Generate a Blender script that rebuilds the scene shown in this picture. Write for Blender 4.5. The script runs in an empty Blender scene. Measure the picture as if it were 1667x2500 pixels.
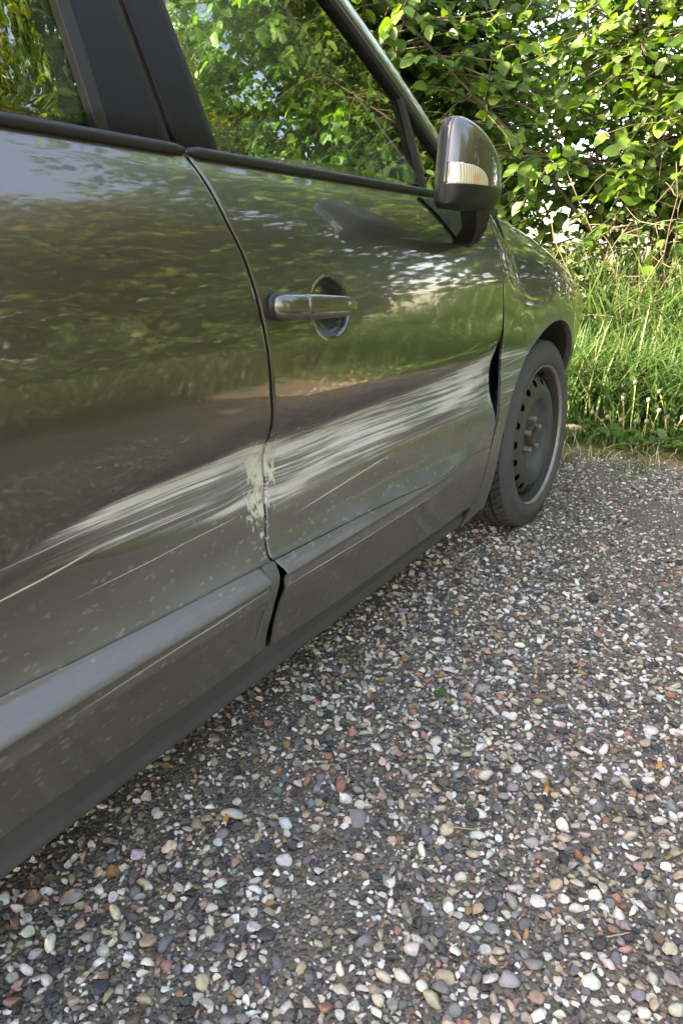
import bpy, math, random
import numpy as np
from mathutils import Vector, Matrix
random.seed(7); RNG = np.random.default_rng(11)
SC = bpy.context.scene; COL = SC.collection
R = math.radians
# ------------------------------------------------------------------ camera, sky, sun, exposure
cd = bpy.data.cameras.new('camera'); cam = bpy.data.objects.new('camera', cd); COL.objects.link(cam)
cd.sensor_fit = 'VERTICAL'; cd.sensor_height = 36; cd.lens = 27.04; cd.clip_start = .02; cd.clip_end = 2000
CAM = Vector((.6487, 0, .87)); cam.location = CAM
cam.rotation_euler = (R(90 - 18.3), 0, R(29.8))
SC.camera = cam
SUN_EL = R(31); SUN_DIR = Vector((-.82, -.53, 0)).normalized()          # horizontal direction towards the sun
sunv = Vector((SUN_DIR.x*math.cos(SUN_EL), SUN_DIR.y*math.cos(SUN_EL), math.sin(SUN_EL)))
W = bpy.data.worlds.new('World'); SC.world = W; W.use_nodes = True
wn = W.node_tree; bg = wn.nodes['Background']
sky = wn.nodes.new('ShaderNodeTexSky'); sky.sky_type = 'NISHITA'; sky.sun_disc = False
sky.sun_elevation = SUN_EL; sky.sun_rotation = math.atan2(SUN_DIR.x, SUN_DIR.y); sky.air_density = 1.0; sky.dust_density = 2.5
wn.links.new(sky.outputs[0], bg.inputs[0]); bg.inputs[1].default_value = .15
sd = bpy.data.lights.new('sun', 'SUN'); sd.energy = 4.0; sd.angle = R(.5); sd.color = (1, .93, .8)
sun = bpy.data.objects.new('sun', sd); COL.objects.link(sun); sun.rotation_euler = sunv.to_track_quat('Z', 'Y').to_euler()
vs = SC.view_settings; vs.view_transform = 'Standard'; vs.look = 'None'; vs.exposure = 3.3; vs.gamma = 1; vs.use_curve_mapping = False
vs.use_white_balance = True; vs.white_balance_temperature = 8600; vs.white_balance_tint = 20
SC.cycles.max_bounces = 8; SC.cycles.transparent_max_bounces = 24; SC.cycles.caustics_reflective = False; SC.cycles.caustics_refractive = False

# ------------------------------------------------------------------ helpers
def mesh(name, V, F, mats=(), smooth=True, attrs=None, col=None):
    me = bpy.data.meshes.new(name)
    V = np.asarray(V, dtype=np.float32)
    if isinstance(F, np.ndarray):
        n, k = F.shape
        me.vertices.add(len(V)); me.vertices.foreach_set('co', V.ravel())
        me.loops.add(n*k); me.loops.foreach_set('vertex_index', F.astype(np.int32).ravel())
        me.polygons.add(n); me.polygons.foreach_set('loop_start', np.arange(0, n*k, k, dtype=np.int32))
        me.update(calc_edges=True)
    else:
        me.from_pydata([tuple(v) for v in V.tolist()], [], F)
    if smooth is not True and smooth is not False: me.polygons.foreach_set('use_smooth', smooth)
    elif smooth: me.polygons.foreach_set('use_smooth', np.ones(len(me.polygons), dtype=bool))
    for k, a in (attrs or {}).items():
        at = me.attributes.new(k, 'FLOAT', 'POINT'); at.data.foreach_set('value', np.asarray(a, dtype=np.float32))
    if col is not None:
        at = me.attributes.new('tint', 'FLOAT_COLOR', 'POINT')
        at.data.foreach_set('color', np.hstack([col, np.ones((len(col), 1))]).astype(np.float32).ravel())
    for m in (mats if isinstance(mats, (list, tuple)) else [mats]): me.materials.append(m)
    return me
def link(name, me, parent=None, label=None, cat=None, group=None, kind=None, loc=None, rot=None, scale=None):
    o = bpy.data.objects.new(name, me); COL.objects.link(o)
    if parent: o.parent = parent
    if loc is not None: o.location = loc
    if rot is not None: o.rotation_euler = rot
    if scale is not None: o.scale = scale
    if label: o['label'] = label
    if cat: o['category'] = cat
    if group: o['group'] = group
    if kind: o['kind'] = kind
    return o
def part(name, V, F, m, parent, smooth=True, **k): return link(name, mesh(name, V, F, m, smooth, **k), parent)
class MB:
    def __init__(s): s.V = []; s.F = []
    def add(s, V, F):
        b = len(s.V); s.V += [tuple(map(float, v)) for v in V]; s.F += [tuple(i+b for i in f) for f in F]
    def box(s, a, b):
        (x0, y0, z0), (x1, y1, z1) = a, b
        s.add([(x0,y0,z0),(x1,y0,z0),(x1,y1,z0),(x0,y1,z0),(x0,y0,z1),(x1,y0,z1),(x1,y1,z1),(x0,y1,z1)],
              [(3,2,1,0),(4,5,6,7),(0,1,5,4),(1,2,6,5),(2,3,7,6),(3,0,4,7)])
    def tube(s, P, r, n=6, cap=True):
        P = [Vector(p) for p in P]; rr = r if hasattr(r, '__len__') else [r]*len(P)
        V = []; up = Vector((0, 0, 1))
        for i, p in enumerate(P):
            d = (P[min(i+1, len(P)-1)] - P[max(i-1, 0)])
            d = d.normalized() if d.length > 1e-9 else Vector((0, 0, 1))
            a = d.cross(up if abs(d.z) < .95 else Vector((1, 0, 0))).normalized(); b = d.cross(a)
            V += [p + (a*math.cos(t) + b*math.sin(t))*rr[i] for t in [2*math.pi*k/n for k in range(n)]]
        F = [(i*n+k, i*n+(k+1) % n, (i+1)*n+(k+1) % n, (i+1)*n+k) for i in range(len(P)-1) for k in range(n)]
        if cap: F += [tuple(range(n))[::-1], tuple(range((len(P)-1)*n, len(P)*n))]
        s.add(V, F)
    def loft(s, rings, cap=True, closed=True):
        n = len(rings[0]); V = [v for r in rings for v in r]
        F = [(i*n+k, i*n+(k+1) % n, (i+1)*n+(k+1) % n, (i+1)*n+k) for i in range(len(rings)-1) for k in range(n if closed else n-1)]
        if cap: F += [tuple(range(n))[::-1], tuple(range((len(rings)-1)*n, len(rings)*n))]
        s.add(V, F)
    def out(s, name, m, parent=None, smooth=True, **k): return link(name, mesh(name, s.V, s.F, m, smooth), parent, **k)
def sstep(a, b, x):
    t = np.clip((np.asarray(x, float)-a)/(b-a), 0, 1); return t*t*(3-2*t)
def pchip(xs, ys):
    xs, ys = np.array(xs, float), np.array(ys, float); h = np.diff(xs); d = np.diff(ys)/h
    m = np.zeros(len(xs)); m[0], m[-1] = d[0], d[-1]
    for i in range(1, len(xs)-1):
        if d[i-1]*d[i] > 0:
            w1, w2 = 2*h[i]+h[i-1], h[i]+2*h[i-1]; m[i] = (w1+w2)/(w1/d[i-1]+w2/d[i])
    def f(x):
        x = np.asarray(x, float); i = np.clip(np.searchsorted(xs, x)-1, 0, len(xs)-2); t = (np.clip(x, xs[0], xs[-1])-xs[i])/h[i]
        r = ((1+2*t)*(1-t)**2*ys[i] + t*(1-t)**2*h[i]*m[i] + t*t*(3-2*t)*ys[i+1] + t*t*(t-1)*h[i]*m[i+1])
        return r + np.where(x > xs[-1], (x-xs[-1])*m[-1], 0) + np.where(x < xs[0], (x-xs[0])*m[0], 0)
    return f

# ------------------------------------------------------------------ materials
def new_mat(name):
    m = bpy.data.materials.new(name); m.use_nodes = True; nt = m.node_tree
    return m, nt, nt.nodes['Principled BSDF'], nt.nodes, nt.links
def N(nt, t, **k):
    n = nt.nodes.new('ShaderNode'+t)
    for a, b in k.items(): setattr(n, a, b)
    return n
def math_(nt, op, a, b=None, c=None, clamp=False):
    n = N(nt, 'Math', operation=op, use_clamp=clamp)
    for i, v in enumerate((a, b, c)):
        if v is None: continue
        if isinstance(v, (int, float)): n.inputs[i].default_value = v
        else: nt.links.new(v, n.inputs[i])
    return n.outputs[0]
def smap(nt, v, a, b, c=0., d=1.):
    n = N(nt, 'MapRange', interpolation_type='SMOOTHSTEP'); nt.links.new(v, n.inputs[0])
    for i, x in enumerate((a, b, c, d)): n.inputs[i+1].default_value = x
    return n.outputs[0]
def mixc(nt, f, a, b):
    n = N(nt, 'Mix', data_type='RGBA')
    for i, v in ((0, f), (6, a), (7, b)):
        if isinstance(v, tuple): n.inputs[i].default_value = v + (1,)
        elif isinstance(v, (int, float)): n.inputs[i].default_value = v
        else: nt.links.new(v, n.inputs[i])
    return n.outputs[2]
def mixf(nt, f, a, b):
    n = N(nt, 'Mix', data_type='FLOAT')
    for i, v in ((0, f), (2, a), (3, b)):
        if isinstance(v, (int, float)): n.inputs[i].default_value = v
        else: nt.links.new(v, n.inputs[i])
    return n.outputs[0]
def coords(nt, scale=(1, 1, 1), rot=(0, 0, 0), src='Object'):
    t = N(nt, 'TexCoord'); mp = N(nt, 'Mapping'); nt.links.new(t.outputs[src], mp.inputs[0])
    mp.inputs['Scale'].default_value = scale; mp.inputs['Rotation'].default_value = rot
    return mp.outputs[0]
def noise(nt, vec, scale, detail=4, rough=.6, dist=0):
    n = N(nt, 'TexNoise'); nt.links.new(vec, n.inputs['Vector']); n.inputs['Scale'].default_value = scale
    n.inputs['Detail'].default_value = detail; n.inputs['Roughness'].default_value = rough; n.inputs['Distortion'].default_value = dist
    return n.outputs[0]
def bump(nt, h, strength, dist, bsdf):
    b = N(nt, 'Bump'); b.inputs['Strength'].default_value = strength; b.inputs['Distance'].default_value = dist
    nt.links.new(h, b.inputs['Height']); nt.links.new(b.outputs[0], bsdf.inputs['Normal']); return b
def attr(nt, name):
    a = N(nt, 'Attribute'); a.attribute_name = name; return a.outputs['Fac']
def plain(name, c, rough=.5, metal=0, var=.25, scale=30, bmp=0., coat=0, spec=.5):
    m, nt, b, n, l = new_mat(name)
    v = coords(nt); f = noise(nt, v, scale, 5)
    l.new(mixc(nt, f, tuple(x*(1-var) for x in c), tuple(min(1, x*(1+var)) for x in c)), b.inputs['Base Color'])
    b.inputs['Metallic'].default_value = metal; b.inputs['Coat Weight'].default_value = coat; b.inputs['Specular IOR Level'].default_value = spec
    l.new(smap(nt, f, .3, .7, max(0, rough-.08), min(1, rough+.08)), b.inputs['Roughness'])
    if bmp: bump(nt, noise(nt, v, scale*4, 4), bmp, .002, b)
    return m

def make_paint():
    m, nt, b, n, l = new_mat('car_paint')
    t = N(nt, 'TexCoord'); P = t.outputs['Object']
    base = (.098, .091, .078)
    dust_and_ledge_light, scr, crust = attr(nt, 'dust_and_ledge_light'), attr(nt, 'scrape'), attr(nt, 'crust')
    def M(scale):
        mp = N(nt, 'Mapping'); l.new(P, mp.inputs[0]); mp.inputs['Scale'].default_value = scale; return mp.outputs[0]
    # dust film and the painted ledge light
    dn = noise(nt, M((3, 2.2, 9)), 2.2, 7, .65); dn2 = noise(nt, M((40, 26, 90)), 1, 3, .6)
    df = math_(nt, 'MULTIPLY', dust_and_ledge_light, smap(nt, dn, .25, .75, .55, 1.0))
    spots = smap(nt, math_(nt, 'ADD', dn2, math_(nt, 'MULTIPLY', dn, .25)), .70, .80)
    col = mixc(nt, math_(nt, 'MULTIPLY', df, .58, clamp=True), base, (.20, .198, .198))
    vo = N(nt, 'TexVoronoi'); wp = N(nt, 'VectorMath', operation='ADD'); wsc = N(nt, 'VectorMath', operation='SCALE'); wnz = N(nt, 'TexNoise'); l.new(M((1, 12, 18)), wnz.inputs[0]); wsc.inputs['Scale'].default_value = .9
    l.new(wnz.outputs[1], wsc.inputs[0]); l.new(M((1, 46, 104)), wp.inputs[0]); l.new(wsc.outputs[0], wp.inputs[1]); l.new(wp.outputs[0], vo.inputs['Vector']); vo.inputs['Scale'].default_value = 1
    rr = N_sep(nt, vo.outputs['Color']); lim = math_(nt, 'MULTIPLY', smap(nt, rr, .35, 1.0), .60)
    spots = smap(nt, math_(nt, 'SUBTRACT', lim, vo.outputs['Distance']), 0., .12)
    col = mixc(nt, math_(nt, 'MULTIPLY', math_(nt, 'MULTIPLY', spots, math_(nt, 'MULTIPLY', smap(nt, dust_and_ledge_light, .25, .6), smap(nt, dust_and_ledge_light, 1.02, .97))), .36), col, (.36, .35, .36))
    # scuffed, streaked band
    s1 = noise(nt, M((1, 1.0, 58)), 1.6, 9, .68); s2 = noise(nt, M((1, 4, 300)), 1, 5, .65); s3 = noise(nt, M((1, 2.2, 7)), 1.7, 3, .5)
    sv = math_(nt, 'ADD', math_(nt, 'MULTIPLY', s1, 2.5), math_(nt, 'MULTIPLY', s2, 1.2))
    sv = math_(nt, 'ADD', sv, math_(nt, 'MULTIPLY', s3, .85))
    sv = math_(nt, 'ADD', sv, math_(nt, 'MULTIPLY', scr, 1.05))
    gate = smap(nt, scr, .04, .3)
    white = math_(nt, 'MULTIPLY', smap(nt, sv, 2.62, 3.02), gate)
    sx = N(nt, 'SeparateXYZ'); l.new(P, sx.inputs[0]); Y, Z = sx.outputs[1], sx.outputs[2]
    def scratch(y0, z0, sl, w, ya, yb, fade):
        wob = math_(nt, 'MULTIPLY', math_(nt, 'SUBTRACT', s3, .5), .008)
        d = math_(nt, 'ABSOLUTE', math_(nt, 'SUBTRACT', math_(nt, 'ADD', Z, wob), math_(nt, 'ADD', math_(nt, 'MULTIPLY', math_(nt, 'SUBTRACT', Y, y0), sl), z0)))
        k = math_(nt, 'MULTIPLY', smap(nt, Y, ya-fade, ya+fade), smap(nt, Y, yb+fade, yb-fade))
        return math_(nt, 'MULTIPLY', math_(nt, 'MULTIPLY', smap(nt, d, w, w*.3), k), smap(nt, s2, .2, .5))
    for a_ in ((.46, .532, .10, .0016, .1, .60, .05), (1.1, .470, .063, .0018, 1.05, 1.36, .05), (.55, .572, .06, .0009, .47, .75, .06), (.7, .5, .03, .0008, .58, .86, .05), (2.1, .60, .10, .0014, 2.02, 2.25, .05), (2.1, .565, .11, .0016, 2.03, 2.24, .05), (2.1, .49, .10, .0012, 2.02, 2.18, .04), (.72, .374, .012, .0014, .55, .88, .08), (1.3, .362, -.01, .0014, .98, 1.55, .1), (1.15, .352, -.02, .0008, .98, 1.25, .1)):
        white = math_(nt, 'MAXIMUM', white, math_(nt, 'MULTIPLY', scratch(*a_), .85))
    scuff = math_(nt, 'MULTIPLY', smap(nt, sv, 2.05, 2.75), gate)
    col = mixc(nt, math_(nt, 'MULTIPLY', scuff, .78), col, (.25, .246, .238))
    wc = mixc(nt, s2, (.56, .515, .485), (.86, .82, .785))
    col = mixc(nt, math_(nt, 'MULTIPLY', white, .9), col, wc)
    # flaked filler crust beside the gaps
    c1 = noise(nt, M((1, 75, 42)), 1, 6, .75, 1.2)
    cv = math_(nt, 'ADD', math_(nt, 'MULTIPLY', crust, .80), math_(nt, 'MULTIPLY', math_(nt, 'SUBTRACT', c1, .5), 3.4))
    cm = math_(nt, 'MULTIPLY', smap(nt, cv, .42, .62), smap(nt, crust, .02, .2))
    col = mixc(nt, math_(nt, 'MULTIPLY', cm, .9), col, mixc(nt, c1, (.46, .44, .35), (.74, .71, .57)))
    l.new(col, b.inputs['Base Color'])
    dmg = math_(nt, 'MAXIMUM', math_(nt, 'MAXIMUM', math_(nt, 'MULTIPLY', scuff, .8), white), cm)
    dull = math_(nt, 'MAXIMUM', math_(nt, 'MULTIPLY', df, .8), dmg, clamp=True)
    l.new(mixf(nt, dull, .72, 0.), b.inputs['Metallic'])
    fl = noise(nt, M((1, 1, 1)), 900, 1)
    l.new(mixf(nt, dull, .31, .58), b.inputs['Roughness'])
    l.new(mixf(nt, dull, 1., .12), b.inputs['Coat Weight'])
    l.new(mixf(nt, dull, .035, .34), b.inputs['Coat Roughness'])
    b.inputs['Coat IOR'].default_value = 1.62
    h = math_(nt, 'ADD', math_(nt, 'MULTIPLY', cm, 1.2), math_(nt, 'MULTIPLY', white, .25))
    h = math_(nt, 'ADD', h, math_(nt, 'MULTIPLY', math_(nt, 'MULTIPLY', s2, gate), .3))
    bn = N(nt, 'Bump'); bn.inputs['Strength'].default_value = .7; bn.inputs['Distance'].default_value = .0012; l.new(h, bn.inputs['Height'])
    wav = noise(nt, M((1, 1, 1)), 5, 2, .4); b2 = N(nt, 'Bump'); b2.inputs['Strength'].default_value = .05; b2.inputs['Distance'].default_value = .01
    l.new(wav, b2.inputs['Height']); l.new(bn.outputs[0], b2.inputs['Normal']); l.new(b2.outputs[0], b.inputs['Normal'])
    cn = N(nt, 'Bump'); cn.inputs['Strength'].default_value = .05; cn.inputs['Distance'].default_value = .01; l.new(wav, cn.inputs['Height']); l.new(cn.outputs[0], b.inputs['Coat Normal'])
    return m
def make_glass(name, tint, ior):
    m, nt, b, n, l = new_mat(name); n.remove(b)
    g = N(nt, 'BsdfGlossy'); g.inputs['Roughness'].default_value = .004; g.inputs['Color'].default_value = (.95, 1, .98, 1)
    t = N(nt, 'BsdfTransparent')
    v = coords(nt); d = noise(nt, v, 14, 6, .7)
    l.new(mixc(nt, smap(nt, d, .35, .8), tint, tuple(x*.93 for x in tint)), t.inputs['Color'])
    f = N(nt, 'Fresnel'); ge = N(nt, 'NewGeometry'); l.new(mixf(nt, ge.outputs['Backfacing'], ior, 1/ior), f.inputs['IOR'])   # same reflectance from both sides
    mx = N(nt, 'MixShader'); l.new(f.outputs[0], mx.inputs[0]); l.new(t.outputs[0], mx.inputs[1]); l.new(g.outputs[0], mx.inputs[2])
    l.new(mx.outputs[0], n['Material Output'].inputs[0]); return m
def make_leaf(name, ramp, trans=.45, rough=.42):
    m, nt, b, n, l = new_mat(name)
    geo = N(nt, 'NewGeometry'); oi = N(nt, 'ObjectInfo')
    rnd = math_(nt, 'FRACT', math_(nt, 'ADD', geo.outputs['Random Per Island'], oi.outputs['Random']))
    cr = N(nt, 'ValToRGB'); l.new(rnd, cr.inputs[0]); e = cr.color_ramp.elements
    for i, (p, c) in enumerate(ramp):
        if i < 2: e[i].position = p; e[i].color = c + (1,)
        else: x = e.new(p); x.color = c + (1,)
    v = coords(nt); f = noise(nt, v, 60, 4)
    col = mixc(nt, math_(nt, 'MULTIPLY', f, .35), cr.outputs[0], (.03, .05, .012))
    l.new(col, b.inputs['Base Color']); b.inputs['Roughness'].default_value = rough; b.inputs['Specular IOR Level'].default_value = .35
    tr = N(nt, 'BsdfTranslucent'); hs = N(nt, 'HueSaturation'); l.new(col, hs.inputs['Color']); hs.inputs['Hue'].default_value = .49; hs.inputs['Saturation'].default_value = 1.1; hs.inputs['Value'].default_value = 1.5
    l.new(hs.outputs[0], tr.inputs[0]); mx = N(nt, 'MixShader'); mx.inputs[0].default_value = trans
    l.new(b.outputs[0], mx.inputs[1]); l.new(tr.outputs[0], mx.inputs[2]); l.new(mx.outputs[0], n['Material Output'].inputs[0])
    return m
def make_stone(name, use_obj):
    m, nt, b, n, l = new_mat(name)
    if use_obj: c = N(nt, 'ObjectInfo').outputs['Color']
    else:
        a = N(nt, 'Attribute'); a.attribute_name = 'tint'; c = a.outputs['Color']
    v = coords(nt, src='Object')
    if use_obj:
        mp = N(nt, 'VectorMath', operation='SCALE'); l.new(v, mp.inputs[0]); mp.inputs['Scale'].default_value = .012; v = mp.outputs[0]
    f = noise(nt, v, 190, 5, .7); g = noise(nt, v, 900, 3, .6)
    c2 = mixc(nt, smap(nt, f, .45, .75, 0, .55), c, (.11, .10, .085))
    c2 = mixc(nt, smap(nt, g, .5, .75, 0, .3), c2, (.62, .58, .50))
    l.new(c2, b.inputs['Base Color']); b.inputs['Roughness'].default_value = .62; b.inputs['Specular IOR Level'].default_value = .35
    bump(nt, f, .5, .002, b); return m
def make_ground():
    m, nt, b, n, l = new_mat('ground_soil')
    v = coords(nt); sx = N(nt, 'SeparateXYZ'); l.new(v, sx.inputs[0])
    big = noise(nt, v, 1.3, 5, .6); fine = noise(nt, v, 220, 4, .7); mid = noise(nt, v, 26, 5, .65)
    vo = N(nt, 'TexVoronoi'); l.new(v, vo.inputs['Vector']); vo.inputs['Scale'].default_value = 150
    soil = mixc(nt, fine, (.09, .078, .058), (.31, .265, .205))
    soil = mixc(nt, smap(nt, mid, .35, .7, 0, .5), soil, (.17, .145, .11))
    grit = N(nt, 'ValToRGB'); l.new(math_(nt, 'FRACT', math_(nt, 'MULTIPLY', N_sep(nt, vo.outputs['Color']), 7.3)), grit.inputs[0])
    e = grit.color_ramp.elements; e[0].color = (.05, .05, .05, 1); e[1].color = (.62, .58, .52, 1); e[1].position = 1
    for p, c in ((.45, (.12, .11, .10)), (.7, (.23, .19, .15)), (.88, (.36, .33, .30))):
        x = e.new(p); x.color = c + (1,)
    soil = mixc(nt, math_(nt, 'MULTIPLY', smap(nt, vo.outputs['Distance'], .62, .30), .55), soil, grit.outputs[0])
    # turf colours past the edge of the gravel
    edge = math_(nt, 'ADD', sx.outputs[1], math_(nt, 'MULTIPLY', math_(nt, 'SUBTRACT', noise(nt, v, 3, 6, .7), .5), .7))
    side = math_(nt, 'ADD', sx.outputs[0], math_(nt, 'MULTIPLY', math_(nt, 'SUBTRACT', noise(nt, v, 2, 6, .7), .5), .9))
    far = math_(nt, 'MAXIMUM', smap(nt, edge, 3.45, 3.7), smap(nt, side, 1.5, 1.85))
    far = math_(nt, 'MAXIMUM', far, smap(nt, math_(nt, 'MULTIPLY', side, -1), 3.2, 3.6))
    straw = math_(nt, 'MULTIPLY', smap(nt, edge, 3.4, 3.52), smap(nt, edge, 3.9, 3.6))
    turf = mixc(nt, fine, (.035, .06, .014), (.10, .14, .04))
    col = mixc(nt, far, soil, turf); col = mixc(nt, math_(nt, 'MULTIPLY', straw, smap(nt, fine, .4, .65, 0, .8)), col, (.30, .23, .13))
    l.new(col, b.inputs['Base Color']); b.inputs['Roughness'].default_value = .9; b.inputs['Specular IOR Level'].default_value = .15
    hh = math_(nt, 'ADD', math_(nt, 'MULTIPLY', fine, .5), smap(nt, vo.outputs['Distance'], .7, .2))
    bump(nt, hh, .8, .006, b); return m
def N_sep(nt, c):
    s = N(nt, 'SeparateColor'); nt.links.new(c, s.inputs[0]); return s.outputs[0]

PAINT = make_paint()
GLASS = make_glass('side_glass', (.60, .78, .68), 2.1); PRIVACY = make_glass('rear_glass', (.22, .27, .24), 2.2); WIND = make_glass('windscreen_glass', (.80, .94, .88), 1.45)
RUBBER = plain('seal_rubber', (.020, .019, .019), .45, var=.3, spec=.35); BLACK = plain('black_plastic', (.012, .012, .013), .42, var=.25, scale=60, bmp=.15, spec=.3)
FRAME = plain('pillar_film', (.012, .011, .015), .40, var=.2, scale=8, spec=.2); NAVY = plain('bare_seam', (.004, .006, .022), .6, spec=.15)
LINER = plain('arch_liner', (.02, .019, .018), .85, bmp=.6, scale=25); SEAT = plain('seat_cloth', (.02, .02, .022), .9, bmp=.3)
TRIM = plain('cabin_trim', (.014, .014, .015), .7); STEEL = plain('steel_wheel', (.072, .073, .073), .5, .2, var=.65, scale=9, bmp=.1)
BARREL = plain('rim_barrel', (.035, .032, .027), .6, .2, var=.6, scale=14); FLANGE = plain('worn_flange', (.26, .25, .225), .5, .3, var=.6, scale=50)
RUST = plain('rusty_hub', (.075, .045, .027), .8, var=.6, scale=90, bmp=.5); BOLT = plain('bolt_zinc', (.22, .22, .21), .5, .5, var=.4, scale=80)
TYRE, nt, b_, n_, l_ = new_mat('tyre_rubber'); v_ = coords(nt); f_ = noise(nt, v_, 24, 6, .7); fr_ = noise(nt, v_, 6, 3)
c_ = mixc(nt, f_, (.045, .044, .043), (.105, .102, .098)); c_ = mixc(nt, smap(nt, fr_, .45, .7, 0, .5), c_, (.10, .085, .065)); l_.new(mixc(nt, attr(nt, 'groove'), c_, (.008, .008, .008)), b_.inputs['Base Color']); b_.inputs['Roughness'].default_value = .8; bump(nt, f_, .25, .002, b_)
SILL = plain('sill_plastic', (.070, .070, .069), .6, var=.3, scale=12)
BARK = plain('bark', (.075, .06, .042), .9, var=.55, scale=30, bmp=.6); TWIG = plain('twig_bark', (.055, .045, .028), .85, var=.5, scale=60)
DEAD = plain('dead_twig', (.13, .10, .065), .9, var=.4, scale=40)
CAPM = plain('scratched_plastic', (.10, .10, .093), .6, var=.35, scale=45, bmp=.2)
GROUND = make_ground(); STONES = make_stone('gravel_stone', False); STONE1 = make_stone('pebble_stone', True)
LEAF_A = make_leaf('hazel_leaf', [(0, (.032, .085, .013)), (.45, (.062, .145, .018)), (.75, (.095, .205, .03)), (1, (.15, .27, .045))], .5)
LEAF_B = make_leaf('small_leaf', [(0, (.03, .07, .02)), (.5, (.05, .11, .03)), (1, (.10, .18, .05))], .4)
LEAF_Y = make_leaf('sunny_leaf', [(0, (.06, .085, .012)), (.5, (.14, .17, .022)), (.8, (.21, .22, .03)), (1, (.27, .25, .04))], .5)
GRASS = make_leaf('grass_blade', [(0, (.048, .115, .04)), (.5, (.075, .175, .055)), (.85, (.12, .225, .08)), (1, (.24, .25, .13))], .42)
RANK = make_leaf('rank_grass', [(0, (.022, .045, .016)), (.5, (.036, .07, .022)), (.85, (.06, .095, .035)), (1, (.13, .12, .06))], .3)
STRAW = plain('dry_straw', (.42, .33, .18), .8, var=.3); WEED = make_leaf('weed_leaf', [(0, (.05, .12, .02)), (1, (.10, .20, .04))], .4)

# ------------------------------------------------------------------ ground
gv = [(-400, -400, 0), (400, -400, 0), (400, 400, 0), (-400, 400, 0)]
ground = link('ground', mesh('ground', gv, [(0, 1, 2, 3)], GROUND, False), kind='structure')

# view test (only decides which stones and leaves become objects of their own)
FWD = cam.rotation_euler.to_matrix() @ Vector((0, 0, -1)); RGT = cam.rotation_euler.to_matrix() @ Vector((1, 0, 0)); UP = cam.rotation_euler.to_matrix() @ Vector((0, 1, 0))
def seen(P, mx=.455, my=.68):
    d = np.asarray(P, float)-np.array(CAM); w = d@np.array(FWD); u = d@np.array(RGT); v = d@np.array(UP)
    return (w > .1) & (np.abs(u) < mx*w) & (np.abs(v) < my*w), np.linalg.norm(d, axis=-1)

# ------------------------------------------------------------------ gravel
def ico(sub):
    import bmesh
    bm = bmesh.new(); bmesh.ops.create_icosphere(bm, subdivisions=sub, radius=1)
    V = np.array([v.co[:] for v in bm.verts]); F = np.array([[v.index for v in f.verts] for f in bm.faces]); bm.free(); return V, F
I1, I2 = ico(1), ico(2)
def stone_shapes(base, n, rng):
    V, F = base; out = []
    for _ in range(n):
        v = V.copy(); planes = rng.normal(size=(rng.integers(6, 11), 3)); planes /= np.linalg.norm(planes, axis=1)[:, None]
        for p in planes:                                   # chop flats like a broken flint
            d = v@p; lim = rng.uniform(.30, .80); v -= np.outer(np.clip(d-lim, 0, None)*.97, p)
        v *= np.array([1.25, rng.uniform(.6, 1.1), rng.uniform(.5, .85)]); out.append(v + rng.normal(scale=.03, size=v.shape))
    return out, F
PAL = np.array([(.66,.64,.59),(.74,.73,.70),(.54,.51,.45),(.44,.37,.27),(.36,.30,.21),(.27,.26,.245),(.20,.20,.20),(.13,.135,.145),(.06,.065,.075),(.035,.038,.046),(.40,.25,.20),(.33,.17,.11),(.30,.18,.08),(.15,.12,.085),(.10,.13,.13)])
PW = np.array([15,11,13,12,8,9,8,8,8,7,4,2.5,3,8,2.]); PW /= PW.sum()
def gnoise(x, y):
    return (math.sin(3.1*x+1.3*y+.5)+math.sin(-2.2*x+4.3*y+2)+math.sin(6.7*x+5.1*y)+math.sin(-7.9*x+2.6*y+1.7))/4
cells = {}; stones = []; CS = .03
def fits(x, y, r, over):
    cx, cy = int(x//CS), int(y//CS)
    for i in (-1, 0, 1):
        for j in (-1, 0, 1):
            for (a, b, q) in cells.get((cx+i, cy+j), ()):
                if (a-x)**2+(b-y)**2 < (over*(r+q))**2: return False
    return True
def region(n, rlo, rhi, over, keep, x0=-.42, x1=1.35, y0=.12, y1=3.62):
    for _ in range(n):
        x = random.uniform(x0, x1); y = random.uniform(y0, y1)
        if x > .95+.1*y and random.random() < .5: continue
        far = max(0, min(1, (y-1.3)/1.2))
        if random.random() > (1-.72*far): continue
        g = gnoise(x*1.6, y*1.6)
        if g > .22 and random.random() < keep*min(1, (g-.22)*5): continue
        r = rlo+(rhi-rlo)*random.random()**1.7
        if fits(x, y, r, over):
            cells.setdefault((int(x//CS), int(y//CS)), []).append((x, y, r)); stones.append((x, y, r))
region(120, .012, .0165, .92, .8); region(3600, .0085, .0120, .78, .8); region(60000, .0052, .0086, .72, .75); region(110000, .0026, .0052, .70, .5)
S = np.array(stones); vis, dist = seen(np.c_[S[:, :2], np.zeros(len(S))])
score = np.where(vis & (S[:, 0] > .02-.1*(S[:, 1] < .9)), S[:, 2]/dist, 0)
single = set(np.argsort(-score)[:290].tolist())
big_shapes, F2 = stone_shapes(I2, 24, RNG); sm_shapes, F1 = stone_shapes(I1, 24, RNG)
pal_i = RNG.choice(len(PAL), size=len(S), p=PW)
cols = np.clip(PAL[pal_i]*np.array([1.05, 1.0, .93])*RNG.uniform(.8, 1.2, (len(S), 1))*RNG.normal(1, .05, (len(S), 3)), .015, .85)
Vs, Fs, Cs, Sm = [], [], [], []; nb = 0
pmesh = [mesh('pebble', v, F2, STONE1, i_ % 3 == 0) for i_, v in enumerate(big_shapes[:12])]
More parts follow.
